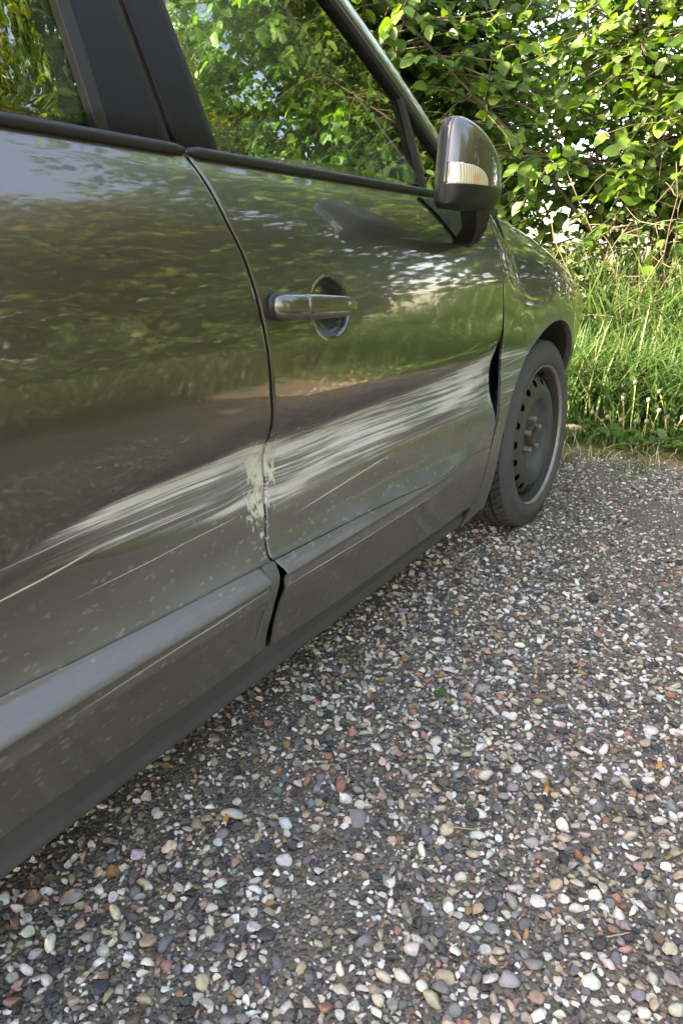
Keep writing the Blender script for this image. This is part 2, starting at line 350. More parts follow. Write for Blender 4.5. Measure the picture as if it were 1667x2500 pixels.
for k, (x, y, r) in enumerate(stones):
    a = random.uniform(0, 6.283); tx, ty = random.gauss(0, .25), random.gauss(0, .25)
    lift = random.uniform(.05, .5)*r + (.004 if random.random() < .15 else 0)
    if k in single:
        o = link('pebble', pmesh[k % 12], ground, loc=(x, y, lift), rot=(tx, ty, a), scale=(r*1.12,)*3); o.color = tuple(cols[k]) + (1,)
        continue
    bigv = r > .0068 and y < 2.4
    sh = (big_shapes if bigv else sm_shapes)[k % 24]; F = F2 if bigv else F1
    M = np.array(Matrix.Rotation(a, 3, 'Z') @ Matrix.Rotation(tx, 3, 'X') @ Matrix.Rotation(ty, 3, 'Y'))*r*1.12
    Vs.append(sh@M.T+np.array([x, y, lift])); Fs.append(F+nb); nb += len(sh); Cs.append(np.repeat(cols[k:k+1], len(sh), 0)); Sm.append(np.full(len(F), bigv and k % 5 > 3))
link('gravel', mesh('gravel', np.vstack(Vs), np.vstack(Fs), STONES, np.concatenate(Sm), col=np.vstack(Cs)), kind='stuff',
     label='loose multicoloured flint gravel covering the parking ground')

# ------------------------------------------------------------------ the car: surfaces
prof = pchip([.13,.17,.20,.25,.30,.335,.352,.362,.372,.382,.3885,.3915,.405,.4225,.445,.50,.58,.66,.74,.80,.86,.92,.97,1.0,1.25,1.5],
             [-.085,-.07,-.059,-.044,-.026,-.012,-.0035,.0010,.0012,.0030,.0085,.0080,-.004,-.0205,-.0245,-.021,-.0125,-.0045,0,-.0045,-.0145,-.0315,-.0535,-.0715,-.160,-.248])
Tcrown = pchip([1.7,2.0,2.3,2.6,2.85,3.05,3.25,3.45], [1.06,1.035,1.005,.955,.90,.845,.77,.66])
profW = pchip([.13,.20,.30,.40,.50,.60,.70,.80,.86,.92,.97,1.0,1.25], [-.085,-.055,-.028,-.018,-.013,-.008,-.002,-.0045,-.0145,-.0315,-.0535,-.0715,-.160])
def nose(y):
    y = np.asarray(y, float); t = np.clip(y-2.98, 0, .46)
    return -.035*np.clip((y-2.4)/.6, 0, None)**2 - (.47-np.sqrt(.47**2-t**2))
ARCH = (2.47, .30, .44, .385); RARCH = (-.21, .30, .44, .385)
def flare(y, z, A=ARCH):
    r = np.sqrt(((y-A[0])/A[2])**2+((z-A[1])/A[3])**2); return .012*sstep(1.45, 1.0, r)
B_GAP = pchip([.16,.248,.352,.41,.54,.613,.695,.759,.819,.871,.914,.953,.99,1.01], [.928,.928,.930,.933,.947,.942,.930,.919,.908,.895,.878,.866,.852,.844])
F_GAP = pchip([.16,.22,.269,.311,.413,.467,.586,.667,.755,.841,.922,.985,1.01], [1.915,1.925,1.938,1.946,1.976,1.996,2.000,1.985,1.970,1.960,1.955,1.948,1.945])
SEAM = pchip([-.3,.437,.553,.703,.913,1.258,1.566,1.908,2.1], [.432,.425,.420,.416,.412,.404,.393,.384,.38])
STOP = pchip([.2,.458,.531,.643,.763,.912,.958,1.145,1.349,1.561,1.951,2.1], [.56,.577,.589,.602,.606,.618,.614,.613,.617,.626,.652,.655])
SBOT = pchip([.2,.453,.526,.639,.762,.916,.976,1.159,1.372,1.597,1.947,2.1], [.54,.532,.538,.528,.511,.496,.475,.480,.484,.475,.472,.47])
HND = (1.106, .793, .057, .0455)
def damage(y, z):
    """dents and the three wear masks of the flank, one with painted ledge light, in car coordinates"""
    y, z = np.asarray(y, float), np.asarray(z, float)
    t, b = STOP(y), SBOT(y); u = (z-b)/(t-b)
    amp = np.interp(y, [.35,.5,.62,.75,.9,.94,1.0,1.2,1.4,1.55,1.8,1.99,2.0,2.06,2.2,2.3], [0,.30,.75,.95,.8,.65,.9,.95,.80,.74,.92,.98,.62,.5,.3,0])
    band = sstep(-.04, .18, u)*sstep(1.05, .80, u)
    # two ridges of heavier scraping, the upper one strongest
    hi = np.exp(-((u-.80)/.17)**2); lo = np.exp(-((u-np.interp(y, [.4,.9,1.2,1.9], [.35,.2,.45,.45]))/.22)**2)
    prof_ = np.where(y < .935, .34+.54*hi+.26*lo*sstep(.62, .88, y), .30+.40*hi+.34*lo)
    scr = amp*band*np.clip(prof_, 0, 1)
    crust = sstep(.862, .93, y)*(y < .945)*sstep(.435, .51, z)*sstep(.628, .57, z)*1.0
    crust = np.maximum(crust, .85*(y > .935)*sstep(.995, .950, y)*sstep(.465, .52, z)*sstep(.628, .58, z))
    crust = np.maximum(crust, .5*sstep(1.935, 1.965, y)*sstep(2.03, 2.0, y)*sstep(.46, .50, z)*sstep(.665, .645, z))
    crust = np.maximum(crust, .42*(y > .918)*(y < .945)*sstep(.41, .43, z)*sstep(.50, .47, z))
    dust_and_ledge_light = sstep(.60, .45, z+.025*np.sin(5*y)-.02*(y-1))*.95
    dust_and_ledge_light = dust_and_ledge_light*(1-.42*sstep(-.036, -.046, z-SEAM(y)))
    dust_and_ledge_light = np.maximum(dust_and_ledge_light, 1.3*sstep(.384, .391, z)*sstep(-.004, -.010, z-SEAM(y)))  # upward ledge made paler in the colour, standing in for sky light
    d = -.017*amp*np.exp(-((u-.72)/.30)**2)*sstep(.45, .8, y) + .004*np.exp(-((u-.38)/.16)**2)*amp*np.sin(9*y) - .006*np.exp(-((u-.2)/.2)**2)*amp
    d += -.014*np.exp(-((y-.915)/.055)**2)*np.exp(-((z-.54)/.06)**2)
    d += -.012*np.exp(-((y-1.98)/.07)**2)*np.exp(-((z-.56)/.09)**2)
    d += -.009*np.exp(-((y-1.28)/.14)**2)*np.exp(-((z-.565)/.04)**2)
    return d, scr, np.clip(crust, 0, 1), np.clip(dust_and_ledge_light, 0, 1.7)
def side(y, z, dmg=True):
    k = sstep(1.50, 1.96, y)+sstep(.32, .22, y)
    x = prof(z)*(1-k)+profW(z)*k+nose(y)+flare(y, z)-.075*sstep(.64, .24, z)*sstep(2.55, 2.86, y)
    if dmg:
        x = x+damage(y, z)[0]
        r2 = ((y-HND[0])/HND[2])**2+((z-HND[1])/HND[3])**2
        x = x-.030*np.sqrt(np.clip(1-r2, 0, 1))**.8
    return x
def gx(y, z):      # greenhouse: leans in, and tapers towards the windscreen
    q = np.asarray(z, float)-1.0; return -.0715-.20*q-.10*q*q-.05*np.clip((np.asarray(y, float)-1.0), 0, None)**2

def grid_faces(nv, nu):
    i = np.arange(nv-1)[:, None]*nu+np.arange(nu-1)[None]; i = i.ravel()
    return np.stack([i, i+1, i+nu+1, i+nu], 1)
def hem(P, w=.0016, depth=.016):
    """roll the border of a (nv,nu,3) grid over and inward, so the panel edge has a radius and a return"""
    nv, nu, _ = P.shape
    idx = [(0, j) for j in range(nu)] + [(i, nu-1) for i in range(1, nv)] + [(nv-1, j) for j in range(nu-2, -1, -1)] + [(i, 0) for i in range(nv-2, 0, -1)]
    ring = np.array([P[i, j] for i, j in idx]); flat = np.array([i*nu+j for i, j in idx])
    tang = np.roll(ring, -1, 0)-np.roll(ring, 1, 0); nrm = np.stack([np.zeros(len(ring)), tang[:, 2], -tang[:, 1]], 1)
    nrm /= np.linalg.norm(nrm, axis=1)[:, None]+1e-9
    r1 = ring+nrm*w*.8+np.array([-w*.5, 0, 0]); r2 = ring+nrm*w+np.array([-w*1.8, 0, 0]); r3 = ring+nrm*w*.3+np.array([-depth, 0, 0])
    n = len(ring); base = nv*nu; V = np.vstack([P.reshape(-1, 3), r1, r2, r3]); F = []
    rows = [flat, base+np.arange(n), base+n+np.arange(n), base+2*n+np.arange(n)]
    for a, b in zip(rows[:-1], rows[1:]):
        F.append(np.stack([a, b, np.roll(b, -1), np.roll(a, -1)], 1))
    return V, np.vstack([grid_faces(nv, nu)]+F)
def panel(name, L, Rr, zb, zt, xf, ny, nz, mat, parent, wear=True, depth=.016, w=.0016, off=0, tz=None):
    s = np.linspace(0, 1, ny)[None, :]; t = (np.linspace(0, 1, nz) if tz is None else tz)[:, None]
    z = np.broadcast_to(.3+.5*t, (len(t), ny)).copy(); y = np.zeros_like(z)
    for _ in range(8):
        y = L(z)*(1-s)+Rr(z)*s; z = zb(y)*(1-t)+zt(y)*t
    P = np.stack([xf(y, z)+off, y, z], 2)
    V, F = hem(P, w, depth)
    at = None
    if wear:
        _, sc, cr, du = damage(V[:, 1], V[:, 2]); at = dict(scrape=sc, crust=cr, dust_and_ledge_light=du)
    return link(name, mesh(name, V, F, mat, True, attrs=at), parent)
K = lambda c: (lambda a: np.full(np.shape(a), float(c)))

car = link('parked_car', None, label='dark grey brown car with a long white scrape along its doors', cat='car', loc=(0, 0, 0))
def rear_L(z):
    q = np.clip(1-((z-RARCH[1])/RARCH[3])**2, 0, 1); return np.where(z < .685, RARCH[0]+(RARCH[2]+.012)*np.sqrt(q), RARCH[0])
belt = K(.9945)
DB = pchip([-.3,.42,.63,.91,1.24,1.7,1.97,2.1], [.240,.240,.238,.236,.224,.218,.222,.222])
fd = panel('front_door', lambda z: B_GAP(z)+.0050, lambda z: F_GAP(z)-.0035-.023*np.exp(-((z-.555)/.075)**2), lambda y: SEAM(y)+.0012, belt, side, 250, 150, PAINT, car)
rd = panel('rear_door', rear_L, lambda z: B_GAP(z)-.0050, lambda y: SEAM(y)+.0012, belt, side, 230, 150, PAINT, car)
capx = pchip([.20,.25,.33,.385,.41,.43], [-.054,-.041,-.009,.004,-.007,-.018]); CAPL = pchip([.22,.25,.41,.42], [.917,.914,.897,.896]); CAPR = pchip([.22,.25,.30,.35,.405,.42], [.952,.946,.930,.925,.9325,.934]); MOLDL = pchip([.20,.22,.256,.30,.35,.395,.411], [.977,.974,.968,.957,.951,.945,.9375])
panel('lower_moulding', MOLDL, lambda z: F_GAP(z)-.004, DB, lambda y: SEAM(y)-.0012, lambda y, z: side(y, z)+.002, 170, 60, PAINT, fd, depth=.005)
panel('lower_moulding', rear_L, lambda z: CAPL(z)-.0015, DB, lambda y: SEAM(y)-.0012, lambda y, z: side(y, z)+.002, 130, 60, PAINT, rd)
# scratched end plate of the rear moulding
panel('moulding_end_cap', CAPL, CAPR, lambda y: DB(y)+.006, lambda y: SEAM(y)-.0015-.020*sstep(.912, .897, y)**2, lambda y, z: capx(z)+nose(y), 14, 30, CAPM, rd, depth=.03)
panel('sill', lambda z: rear_L(z)-.01, lambda z: 2.035-.03*sstep(.24, .15, z), K(.146), lambda y: DB(y)-.003, lambda y, z: prof(np.maximum(z, .19))-.004-.04*sstep(.172, .146, z)**2, 120, 14, SILL, car, wear=False, depth=.05)
# inner jamb behind the gaps
yy, zz = np.meshgrid(np.linspace(.2, 2.13, 60), np.linspace(.16, .975, 30))
part('door_jamb', np.stack([prof(zz)-.034, yy, zz], 2).reshape(-1, 3), grid_faces(30, 60), NAVY, car)

# ---- front wing: a ring of quads round the wheel arch, over the crown and into the bonnet line
def wing_xyz(y, s, A=ARCH):
    """s is height on the side, then arc length over the crown"""
    h = Tcrown(y); Rr = .17; k = s-(h-Rr*.95)
    base = side(np.minimum(y, 3.44), np.minimum(s, h-Rr*.95))
    zt = np.where(k > 0, np.minimum(s, h-Rr*.95)+Rr*np.sin(np.clip(k/Rr, 0, 1.35)), s)
    lean = -.12*np.clip(k, 0, None)
    xin = np.where(k > 0, -Rr*(1-np.cos(np.clip(k/Rr, 0, 1.35)))+lean, 0)
    ex = np.clip(k-1.35*Rr, 0, None); xin = xin-ex*.95; zt = zt+ex*.18
    xd = side(y, np.minimum(s, 1.02), False)-np.clip(s-1.02, 0, None)*.95; zd = np.minimum(s, 1.02)+np.clip(s-1.02, 0, None)*.2
    f = sstep(1.9, 2.16, y)
    # the side of the wing leans in above the arch
    xw = base-.045*sstep(.70, 1.0, np.minimum(s, h))*f*(1-sstep(2.9, 3.3, y)*.5)+xin
    return np.stack([xd*(1-f)+xw*f, y, zd*(1-f)+zt*f], -1)
def ring_panel(name, A, poly, t0, t1, nt_, nr, mat, parent, xyz):
    th = np.radians(np.linspace(t0, t1, nt_)); C = np.array([A[0], A[1]])
    inn = np.stack([A[0]+A[2]*np.cos(th), A[1]+A[3]*np.sin(th)], 1); poly = np.array(poly); out = []
    for p in inn:
        d = p-C; d /= np.linalg.norm(d); best = None
        for a, b in zip(poly[:-1], poly[1:]):
            e = b-a; den = d[0]*e[1]-d[1]*e[0]
            if abs(den) < 1e-9: continue
            q = a-C; t = (q[0]*e[1]-q[1]*e[0])/den; u = (q[0]*d[1]-q[1]*d[0])/den
            if t > 0 and -1e-6 <= u <= 1+1e-6 and (best is None or t < best): best = t
        out.append(C+d*(best if best else np.linalg.norm(p-C)+.01))
    out = np.array(out); r = np.linspace(0, 1, nr)**1.25
    Q = inn[:, None]*(1-r[None, :, None])+out[:, None]*r[None, :, None]
    P = xyz(Q[..., 0], Q[..., 1])
    nv, nu = nt_, nr; V = P.reshape(-1, 3)
    # returned lip round the arch and round the outer edge
    lip1 = P[:, 0]+np.array([-.003, 0, 0])+np.stack([np.zeros(nt_), -np.cos(th)*.002, -np.sin(th)*.002], 1); lip2 = lip1+np.array([-.022, 0, 0])+np.stack([np.zeros(nt_), np.cos(th)*.004, np.sin(th)*.004], 1)
    o1 = P[:, -1]+np.array([-.007, 0, 0]); b = len(V); V = np.vstack([V, lip1, lip2, o1])
    i = np.arange(nt_-1); F = [grid_faces(nv, nu)[:, ::-1], np.stack([i*nu, (i+1)*nu, b+i+1, b+i], 1), np.stack([b+i, b+i+1, b+nt_+i+1, b+nt_+i], 1), np.stack([i*nu+nu-1, b+2*nt_+i, b+2*nt_+i+1, (i+1)*nu+nu-1], 1)]
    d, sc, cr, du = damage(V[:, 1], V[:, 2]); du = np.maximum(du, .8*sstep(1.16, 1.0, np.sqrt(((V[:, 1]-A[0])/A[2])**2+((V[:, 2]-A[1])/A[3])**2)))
    sc[b:] = 0; cr[b:] = 0
    return link(name, mesh(name, V, np.vstack(F), mat, True, attrs=dict(scrape=sc, crust=cr, dust_and_ledge_light=du)), parent)
zs = np.linspace(.15, .985, 60)
poly = [(F_GAP(z)+.0035+.010*math.exp(-((z-.54)/.09)**2), z) for z in zs]+[(1.87, 1.0), (1.90, 1.13), (2.05, 1.22), (2.6, 1.22), (3.0, 1.16), (3.30, 1.05)]
ring_panel('front_wing', ARCH, poly+[(3.30, .64), (2.95, .60)], 201, 40, 240, 90, PAINT, car, wing_xyz)
ring_panel('front_bumper', ARCH, [(3.30, .635), (3.44, .60), (3.44, .15)], 38.6, -20, 80, 46, PAINT, car, wing_xyz)
# bonnet, cowl and nose between the wings
ys = np.linspace(2.05, 3.30, 40); rows = []
for y in ys:
    e = wing_xyz(np.array([y]), np.array([np.interp(y, [2.05, 2.6, 3.0, 3.3], [1.22, 1.22, 1.16, 1.05])]))[0]; xs = np.linspace(e[0], -1.8-e[0], 24)
    t = (xs-e[0])/(-1.8-2*e[0]); rows.append(np.stack([xs, np.full(24, y), e[2]-.002+.10*np.sin(np.pi*t)**.8*(1-.4*(y-2)/1.3)], 1))
BON = np.array(rows); bv = BON.reshape(-1, 3)
part('bonnet', bv, grid_faces(40, 24)[:, ::-1], PAINT, car, attrs=dict(scrape=np.zeros(len(bv)), crust=np.zeros(len(bv)), dust_and_ledge_light=np.zeros(len(bv))))
nb_ = MB(); fr = BON[-1]
nb_.loft([[tuple(p) for p in fr], [(p[0]*.98, 3.46+.1*math.sin(math.pi*i/23), .62) for i, p in enumerate(fr)], [(p[0]*.98, 3.44+.1*math.sin(math.pi*i/23), .2) for i, p in enumerate(fr)]], cap=False, closed=False)
nb_.out('front_grille_panel', BLACK, car)
lm = MB(); th = np.radians(np.linspace(-25, 205, 40))
arc = [(ARCH[0]+(ARCH[2]-.003)*math.cos(t), ARCH[1]+(ARCH[3]-.003)*math.sin(t)) for t in th]
lm.loft([[((float(side(y, z, False))-.018) if x == 0 else x, y, z) for y, z in arc] for x in (0, -.16, -.42)], cap=False, closed=False)
b0 = len(lm.V); lm.V += [(-.42, ARCH[0], .2)]; lm.F += [(80+i, 81+i, b0) for i in range(39)]
lm.out('wheel_arch_liner', LINER, car)
eb = MB(); eb.loft([[(x, 2.08, .19), (x, 3.30, .24), (x, 3.34, .60), (x, 2.9, .76), (x, 2.08, .90)] for x in (-.46, -1.68)]); eb.out('engine_bay_sun_block', LINER, car)  # unseen solid added under the bonnet to keep sun patches off the gravel
ub = MB(); ub.box((-1.74, -.9, .17), (-.09, 2.05, .21)); ub.out('underbody', LINER, car)

# ---- rear quarter and far side (the far side is plain: nothing of it but its window band is in view)
rz = [(RARCH[0]+.008, .985), (RARCH[0]+.008, .70)]
ring_panel('rear_quarter', RARCH, [(-1.05, .15), (-1.05, .985), (RARCH[0]-.004, .985), (RARCH[0]-.004, .69)], 201, 91, 60, 24, PAINT, car, lambda y, z: np.stack([side(y, z, False)-.35*np.clip(-.5-y, 0, 1)**2+flare(y, z, RARCH), y, z], -1))
for nm, y0, y1 in (('far_side_panel', -1.05, 2.98),):
    yy, zz = np.meshgrid(np.linspace(y0, y1, 70), np.linspace(.16, .99, 40)); V = np.stack([-1.8-(prof(zz)+nose(yy)), yy, np.minimum(zz, Tcrown(yy)-.02)], 2).reshape(-1, 3)
    part(nm, V, grid_faces(40, 70)[:, ::-1], PAINT, car, attrs=dict(scrape=np.zeros(len(V)), crust=np.zeros(len(V)), dust_and_ledge_light=np.zeros(len(V))))
tg = MB(); tg.loft([[(-.10-.02*k, -1.05-.03*k*0, z), (-1.70+.02*k, -1.05, z)] for k, z in enumerate((.3, .7, 1.0))], cap=False, closed=False); tg.out('tailgate', PAINT, car)

# ---- greenhouse
def gpoly(name, quad, mat, parent, off=0., depth=.012, nu=6, nv=18, fx=gx, w=.001):
    """a sheet on the glasshouse surface between (y,z) corners bl, br, tr, tl, edges may be polylines"""
    bl, br, tr, tl = [np.array(q, float) for q in quad]
    s = np.linspace(0, 1, nu)[None, :, None]; t = np.linspace(0, 1, nv)[:, None, None]
    Q = (bl*(1-s)+br*s)*(1-t)+(tl*(1-s)+tr*s)*t
    P = np.stack([fx(Q[..., 0], Q[..., 1])+off, Q[..., 0], Q[..., 1]], 2)
    V, F = hem(P, w, depth); return part(name, V, F, mat, parent)
ZB = 1.0075
gpoly('window_pane', [(-.15, .995), (.722, .995), (.660, 1.46), (-.10, 1.46)], PRIVACY, rd, off=-.012, depth=.003)
gpoly('pillar_cover', [(.7225, ZB), (.8265, ZB), (.706, 1.46), (.664, 1.46)], FRAME, rd, off=-.001)
gpoly('window_seal', [(.703, ZB), (.721, ZB), (.662, 1.46), (.643, 1.46)], RUBBER, rd, off=.001)
gpoly('pillar_cover', [(.8375, ZB), (.922, ZB), (.789, 1.462), (.716, 1.462)], FRAME, fd, off=.0)
# front pane: from the pillar cover to the divider bar
ap_in = lambda z: 1.344+(1.300-z)*2.24        # inner edge of the windscreen pillar on the glass, (y at height z)
def winR(z): return np.minimum(1.600-(z-1.19)*.30, ap_in(z))
s_ = np.linspace(0, 1, 26)[None, :]; t_ = np.linspace(0, 1, 40)[:, None]
zq = np.broadcast_to(1.0+(1.462-1.0)*t_, (40, 26)); Lq = .924-.295*(zq-1.0); yq = Lq*(1-s_)+(winR(zq)+.01)*s_
V, F = hem(np.stack([gx(yq, zq)-.010, yq, zq], 2), .0005, .003); part('window_pane', V, F, GLASS, fd)
gpoly('window_divider', [(1.655, ZB), (1.675, ZB), (1.617, 1.180), (1.600, 1.192)], RUBBER, fd, off=.003, nu=4)
zq = np.broadcast_to(1.0+(1.172-1.0)*t_, (40, 26)); yq = (1.672-(zq-1.0)*.31)*(1-s_)+(ap_in(zq)+.015)*s_
V, F = hem(np.stack([gx(yq, zq)-.010, yq, zq], 2), .0005, .003); part('quarter_light', V, F, GLASS, fd)
# pillar seal and painted windscreen pillar
def strip_between(name, fa, fb, z0, z1, mat, parent, xa, nu=10, nv=50, paint=False, depth=.02):
    s = np.linspace(0, 1, nu)[None, :]; z = np.broadcast_to(np.linspace(z0, z1, nv)[:, None], (nv, nu)); y = fa(z)*(1-s)+fb(z)*s
    P = np.stack([xa(y, z, s), y, z], 2); V, F = hem(P, .002, depth)
    return part(name, V, F, mat, parent, attrs=dict(scrape=np.zeros(len(V)), crust=np.zeros(len(V)), dust_and_ledge_light=np.zeros(len(V))) if paint else None)
strip_between('pillar_seal', lambda z: ap_in(z)-.002, lambda z: ap_in(z)+.042, ZB, 1.462, RUBBER, fd, lambda y, z, s: gx(y, z)+.001+.004*np.sin(np.pi*s))
strip_between('windscreen_pillar', lambda z: ap_in(z)+.045, lambda z: ap_in(z)+.265, 1.016, 1.475, PAINT, car, lambda y, z, s: gx(y, z)+.003-.052*s**2.4, paint=True, nu=16)
# belt strips
def belt_strip(y0, y1, parent):
    ys = np.linspace(y0, y1, 40); rings = []
    for y in ys:
        k = min(1, (y-y0)/.004, (y1-y)/.004)*.4+.6; x = float(prof(1.0)+nose(y))
        rings.append([(x+.008*math.cos(a)*k+.001, y, 1.0015+.0078*math.sin(a)*k) for a in np.linspace(-2.2, 2.2, 9)])
    m = MB(); m.loft(rings); m.out('belt_strip', RUBBER, parent)
belt_strip(.0, .8445, rd); belt_strip(.853, 1.665, fd)
# roof, windscreen, header, far window band
def roof_z(y, t): return 1.475+.012*0+.085*np.sin(np.pi*t)**.7*(1)+.02*np.sin(np.clip((y+1.0)/2.1, 0, 1)*np.pi)
ys = np.linspace(-1.0, 1.08, 30); tt = np.linspace(0, 1, 26); RV = []
for y in ys:
    x0 = float(gx(y, 1.475)); RV.append(np.stack([x0+tt*(-1.8-2*x0), np.full(26, y+0.0)+.16*np.sin(np.pi*tt)*(y > 1.0), roof_z(y, tt)], 1))
RV = np.array(RV); rv = RV.reshape(-1, 3); part('roof', rv, grid_faces(30, 26)[:, ::-1], PAINT, car, attrs=dict(scrape=np.zeros(len(rv)), crust=np.zeros(len(rv)), dust_and_ledge_light=np.zeros(len(rv))))
hl = rv.copy(); hl[:, 2] -= .03; part('headlining', hl, grid_faces(30, 26), TRIM, car)
def ws_edge(z): return float(ap_in(z)+.267)
WV = []
for z in np.linspace(1.02, 1.475, 24):
    y = ws_edge(z); x0 = float(gx(y, z)-.055); WV.append(np.stack([x0+tt*(-1.8-2*x0), y+.20*np.sin(np.pi*tt)*(1-.25*(z-1)), z+.03*np.sin(np.pi*tt)], 1))
part('windscreen', np.array(WV).reshape(-1, 3), grid_faces(24, 26), WIND, car)
a_tr = MB()                                            # inner trim of the pillar
a_tr.tube([(float(gx(ap_in(z)+.06, z))-.055, float(ap_in(z))+.03, z) for z in np.linspace(.98, 1.46, 10)], .034, 8); a_tr.out('pillar_trim', TRIM, car)
for (ya, yb, yc, yd) in ((.70, .90, .62, .80), (-1.0, -.45, -.9, -.5)):
    ffar = MB(); ffar.loft([[(-1.8-float(gx(y_, z_))+dx, y_, z_) for (y_, z_) in ((ya, .98), (yb, .98), (yd, 1.475), (yc, 1.475))] for dx in (0, .05)]); ffar.out('far_pillar', TRIM, car)
fp = MB(); fp.tube([(-1.8-float(gx(ap_in(z)+.06, z))+.03, float(ap_in(z))+.09, z) for z in np.linspace(.98, 1.475, 8)], .03, 8); fp.out('far_windscreen_pillar', TRIM, car)
fw = np.array([[(-1.8-float(gx(y, z))+.02, y, z) for y in np.linspace(-.5, 1.9, 14)] for z in np.linspace(.98, 1.47, 6)]); keep = [f for f in grid_faces(6, 14).tolist() if True]
part('far_window', fw.reshape(-1, 3), np.array(keep), WIND, car)
# cabin
for xc in (-.47, -1.33):
    st = link('front_seat', None, car)
    rb = lambda c, sx, sy, sz, n=12: [(c[0]+sx*math.copysign(abs(math.cos(a))**.6, math.cos(a)), c[1]+sy*math.copysign(abs(math.sin(a))**.6, math.sin(a)), c[2]+sz) for a in np.linspace(0, 2*math.pi, n, endpoint=False)]
    m = MB(); m.loft([rb((xc, 1.02, .40), .22, .24, 0), rb((xc, 1.02, .48), .25, .26, 0), rb((xc, 1.02, .52), .22, .24, 0)]); m.out('seat_cushion', SEAT, st)
    m = MB(); m.loft([rb((xc, .80, .50), .22, .07, 0), rb((xc, .72, .75), .24, .08, 0), rb((xc, .66, .98), .21, .06, 0), rb((xc, .655, 1.02), .17, .04, 0)]); m.out('seat_back', SEAT, st)
    m = MB(); m.loft([rb((xc, .645, 1.06), .10, .04, 0), rb((xc, .64, 1.12), .13, .05, 0), rb((xc, .63, 1.20), .12, .045, 0), rb((xc, .63, 1.22), .08, .03, 0)]); m.out('headrest', SEAT, st)
m = MB(); m.loft([[(x, 1.78, .62), (x, 1.72, .86), (x, 1.80, .955), (x, 2.02, 1.0), (x, 2.25, 1.0), (x, 2.25, .62)] for x in (-.13, -1.67)]); m.out('dashboard', TRIM, car)
m = MB(); V0 = [(-.21, .52, 1.30), (-.19, .60, .70)]; m.loft([[(a[0], a[1]-.011, a[2]), (a[0]+.002, a[1]+.011, a[2]), (a[0]-.002, a[1]+.011, a[2]), (a[0]-.004, a[1]-.011, a[2])] for a in V0]); m.out('seat_belt', plain('belt_webbing', (.12, .13, .12), .8), car)

# ---- door handle
def oval(y, zc, hz, xo, hx, n=20):
    x0 = float(side(y, zc, False)); return [(x0+xo+hx*math.copysign(abs(math.cos(a))**.85, math.cos(a)), y+.007, zc+hz*math.copysign(abs(math.sin(a))**.85, math.sin(a))) for a in np.linspace(0, 2*math.pi, n, endpoint=False)]
hs_ = pchip([.9205, .923, .930, .942, .98, 1.03, 1.08, 1.115, 1.135, 1.145, 1.149], [.006, .0125, .0165, .0185, .0192, .0180, .0165, .0145, .0115, .0075, .002])
xo_ = pchip([.92, .94, .98, 1.03, 1.08, 1.12, 1.149], [.012, .019, .024, .031, .032, .024, .010]); hx_ = pchip([.92, .93, .95, 1.03, 1.08, 1.12, 1.14, 1.149], [.004, .010, .015, .0105, .010, .012, .008, .002])
zc_ = lambda y: .803-(y-.92)*.036
def bar(name, a, b, n, k=1.):
    m = MB(); ys = np.linspace(a, b, n); rings = []
    for i, y in enumerate(ys):
        e = 1-.10*(i in (0, n-1)); rings.append(oval(y, zc_(y), float(hs_(y))*k*e, float(xo_(y)), float(hx_(y))*k*e))
    m.loft(rings); o = m.out(name, PAINT, fd)
bar('lock_cover', .9205, .9790, 22); bar('handle', .9798, 1.149, 50)
for ya, yb in ((.922, 1.0), (1.10, 1.147)):
    hb = MB(); hb.loft([oval(y, zc_(y), float(hs_(y))*1.08, .003, .006) for y in np.linspace(ya, yb, 12)]); hb.out('handle_gasket', RUBBER, fd)

# ---- folded wing mirror
mir = link('wing_mirror', None, car)
MZ0, MZ1, MZ2 = .957, .997, 1.112
mL = pchip([.955, .965, 1.0, 1.05, 1.095, 1.113], [1.425, 1.408, 1.408, 1.414, 1.424, 1.440])
mR = pchip([.955, .970, .99, 1.02, 1.05, 1.08, 1.10, 1.113], [1.585, 1.615, 1.627, 1.620, 1.600, 1.560, 1.512, 1.465])
def dome(y, z):
    a, b = mL(z), mR(z); u = np.clip((y-a)/(b-a), 0, 1); v = np.clip((z-.955)/(.1585), 0, 1)
    pu = np.sqrt(np.clip(1-(1-np.clip(u/.55, 0, 1))**2.0, 0, 1))**.9*np.where(u > .55, np.sqrt(np.clip(1-((u-.55)/.45)**2.4, 0, 1)), 1)
    pv = np.where(v > .32, np.sqrt(np.clip(1-((v-.32)/.68)**2.6, 0, 1)), np.sqrt(np.clip(1-((.32-v)/.32)**3.2, 0, 1)))
    return .060+.054*pu*pv
tz = .5-.5*np.cos(np.linspace(math.pi*.5, math.pi, 36)); tz = (tz-tz[0])/(tz[-1]-tz[0])
def mpanel(name, z0, z1, mat, off=0, L=mL, Rr=mR, tz=None, ny=60, nz=36, depth=.012):
    s = .5-.5*np.cos(np.linspace(0, math.pi, ny)); t = np.linspace(0, 1, nz) if tz is None else tz
    z = np.broadcast_to((z0+(z1-z0)*t)[:, None], (nz, ny)); y = L(z)*(1-s)+Rr(z)*s
    P = np.stack([dome(y, z)+off, y, z], 2); V, F = hem(P, .0008, depth)
    return part(name, V, F, mat, mir, attrs=dict(scrape=np.zeros(len(V)), crust=np.zeros(len(V)), dust_and_ledge_light=np.zeros(len(V))))
mpanel('mirror_cap', MZ1+.0006, MZ2, PAINT, tz=tz); mpanel('lower_shell', MZ0, MZ1-.0006, BLACK, tz=(1-tz)[::-1])
lampL = lambda z: mL(z)+.0006; lampR = lambda z: mL(z)+.002+.078*np.sqrt(np.clip(1-((z-.9985)/.0345)**2.2, 0.02, 1))
m_, nt, b, n, l = new_mat('indicator_lens'); v = coords(nt); wv = N(nt, 'TexWave', wave_type='BANDS', bands_direction='Y'); l.new(v, wv.inputs[0]); wv.inputs['Scale'].default_value = 70
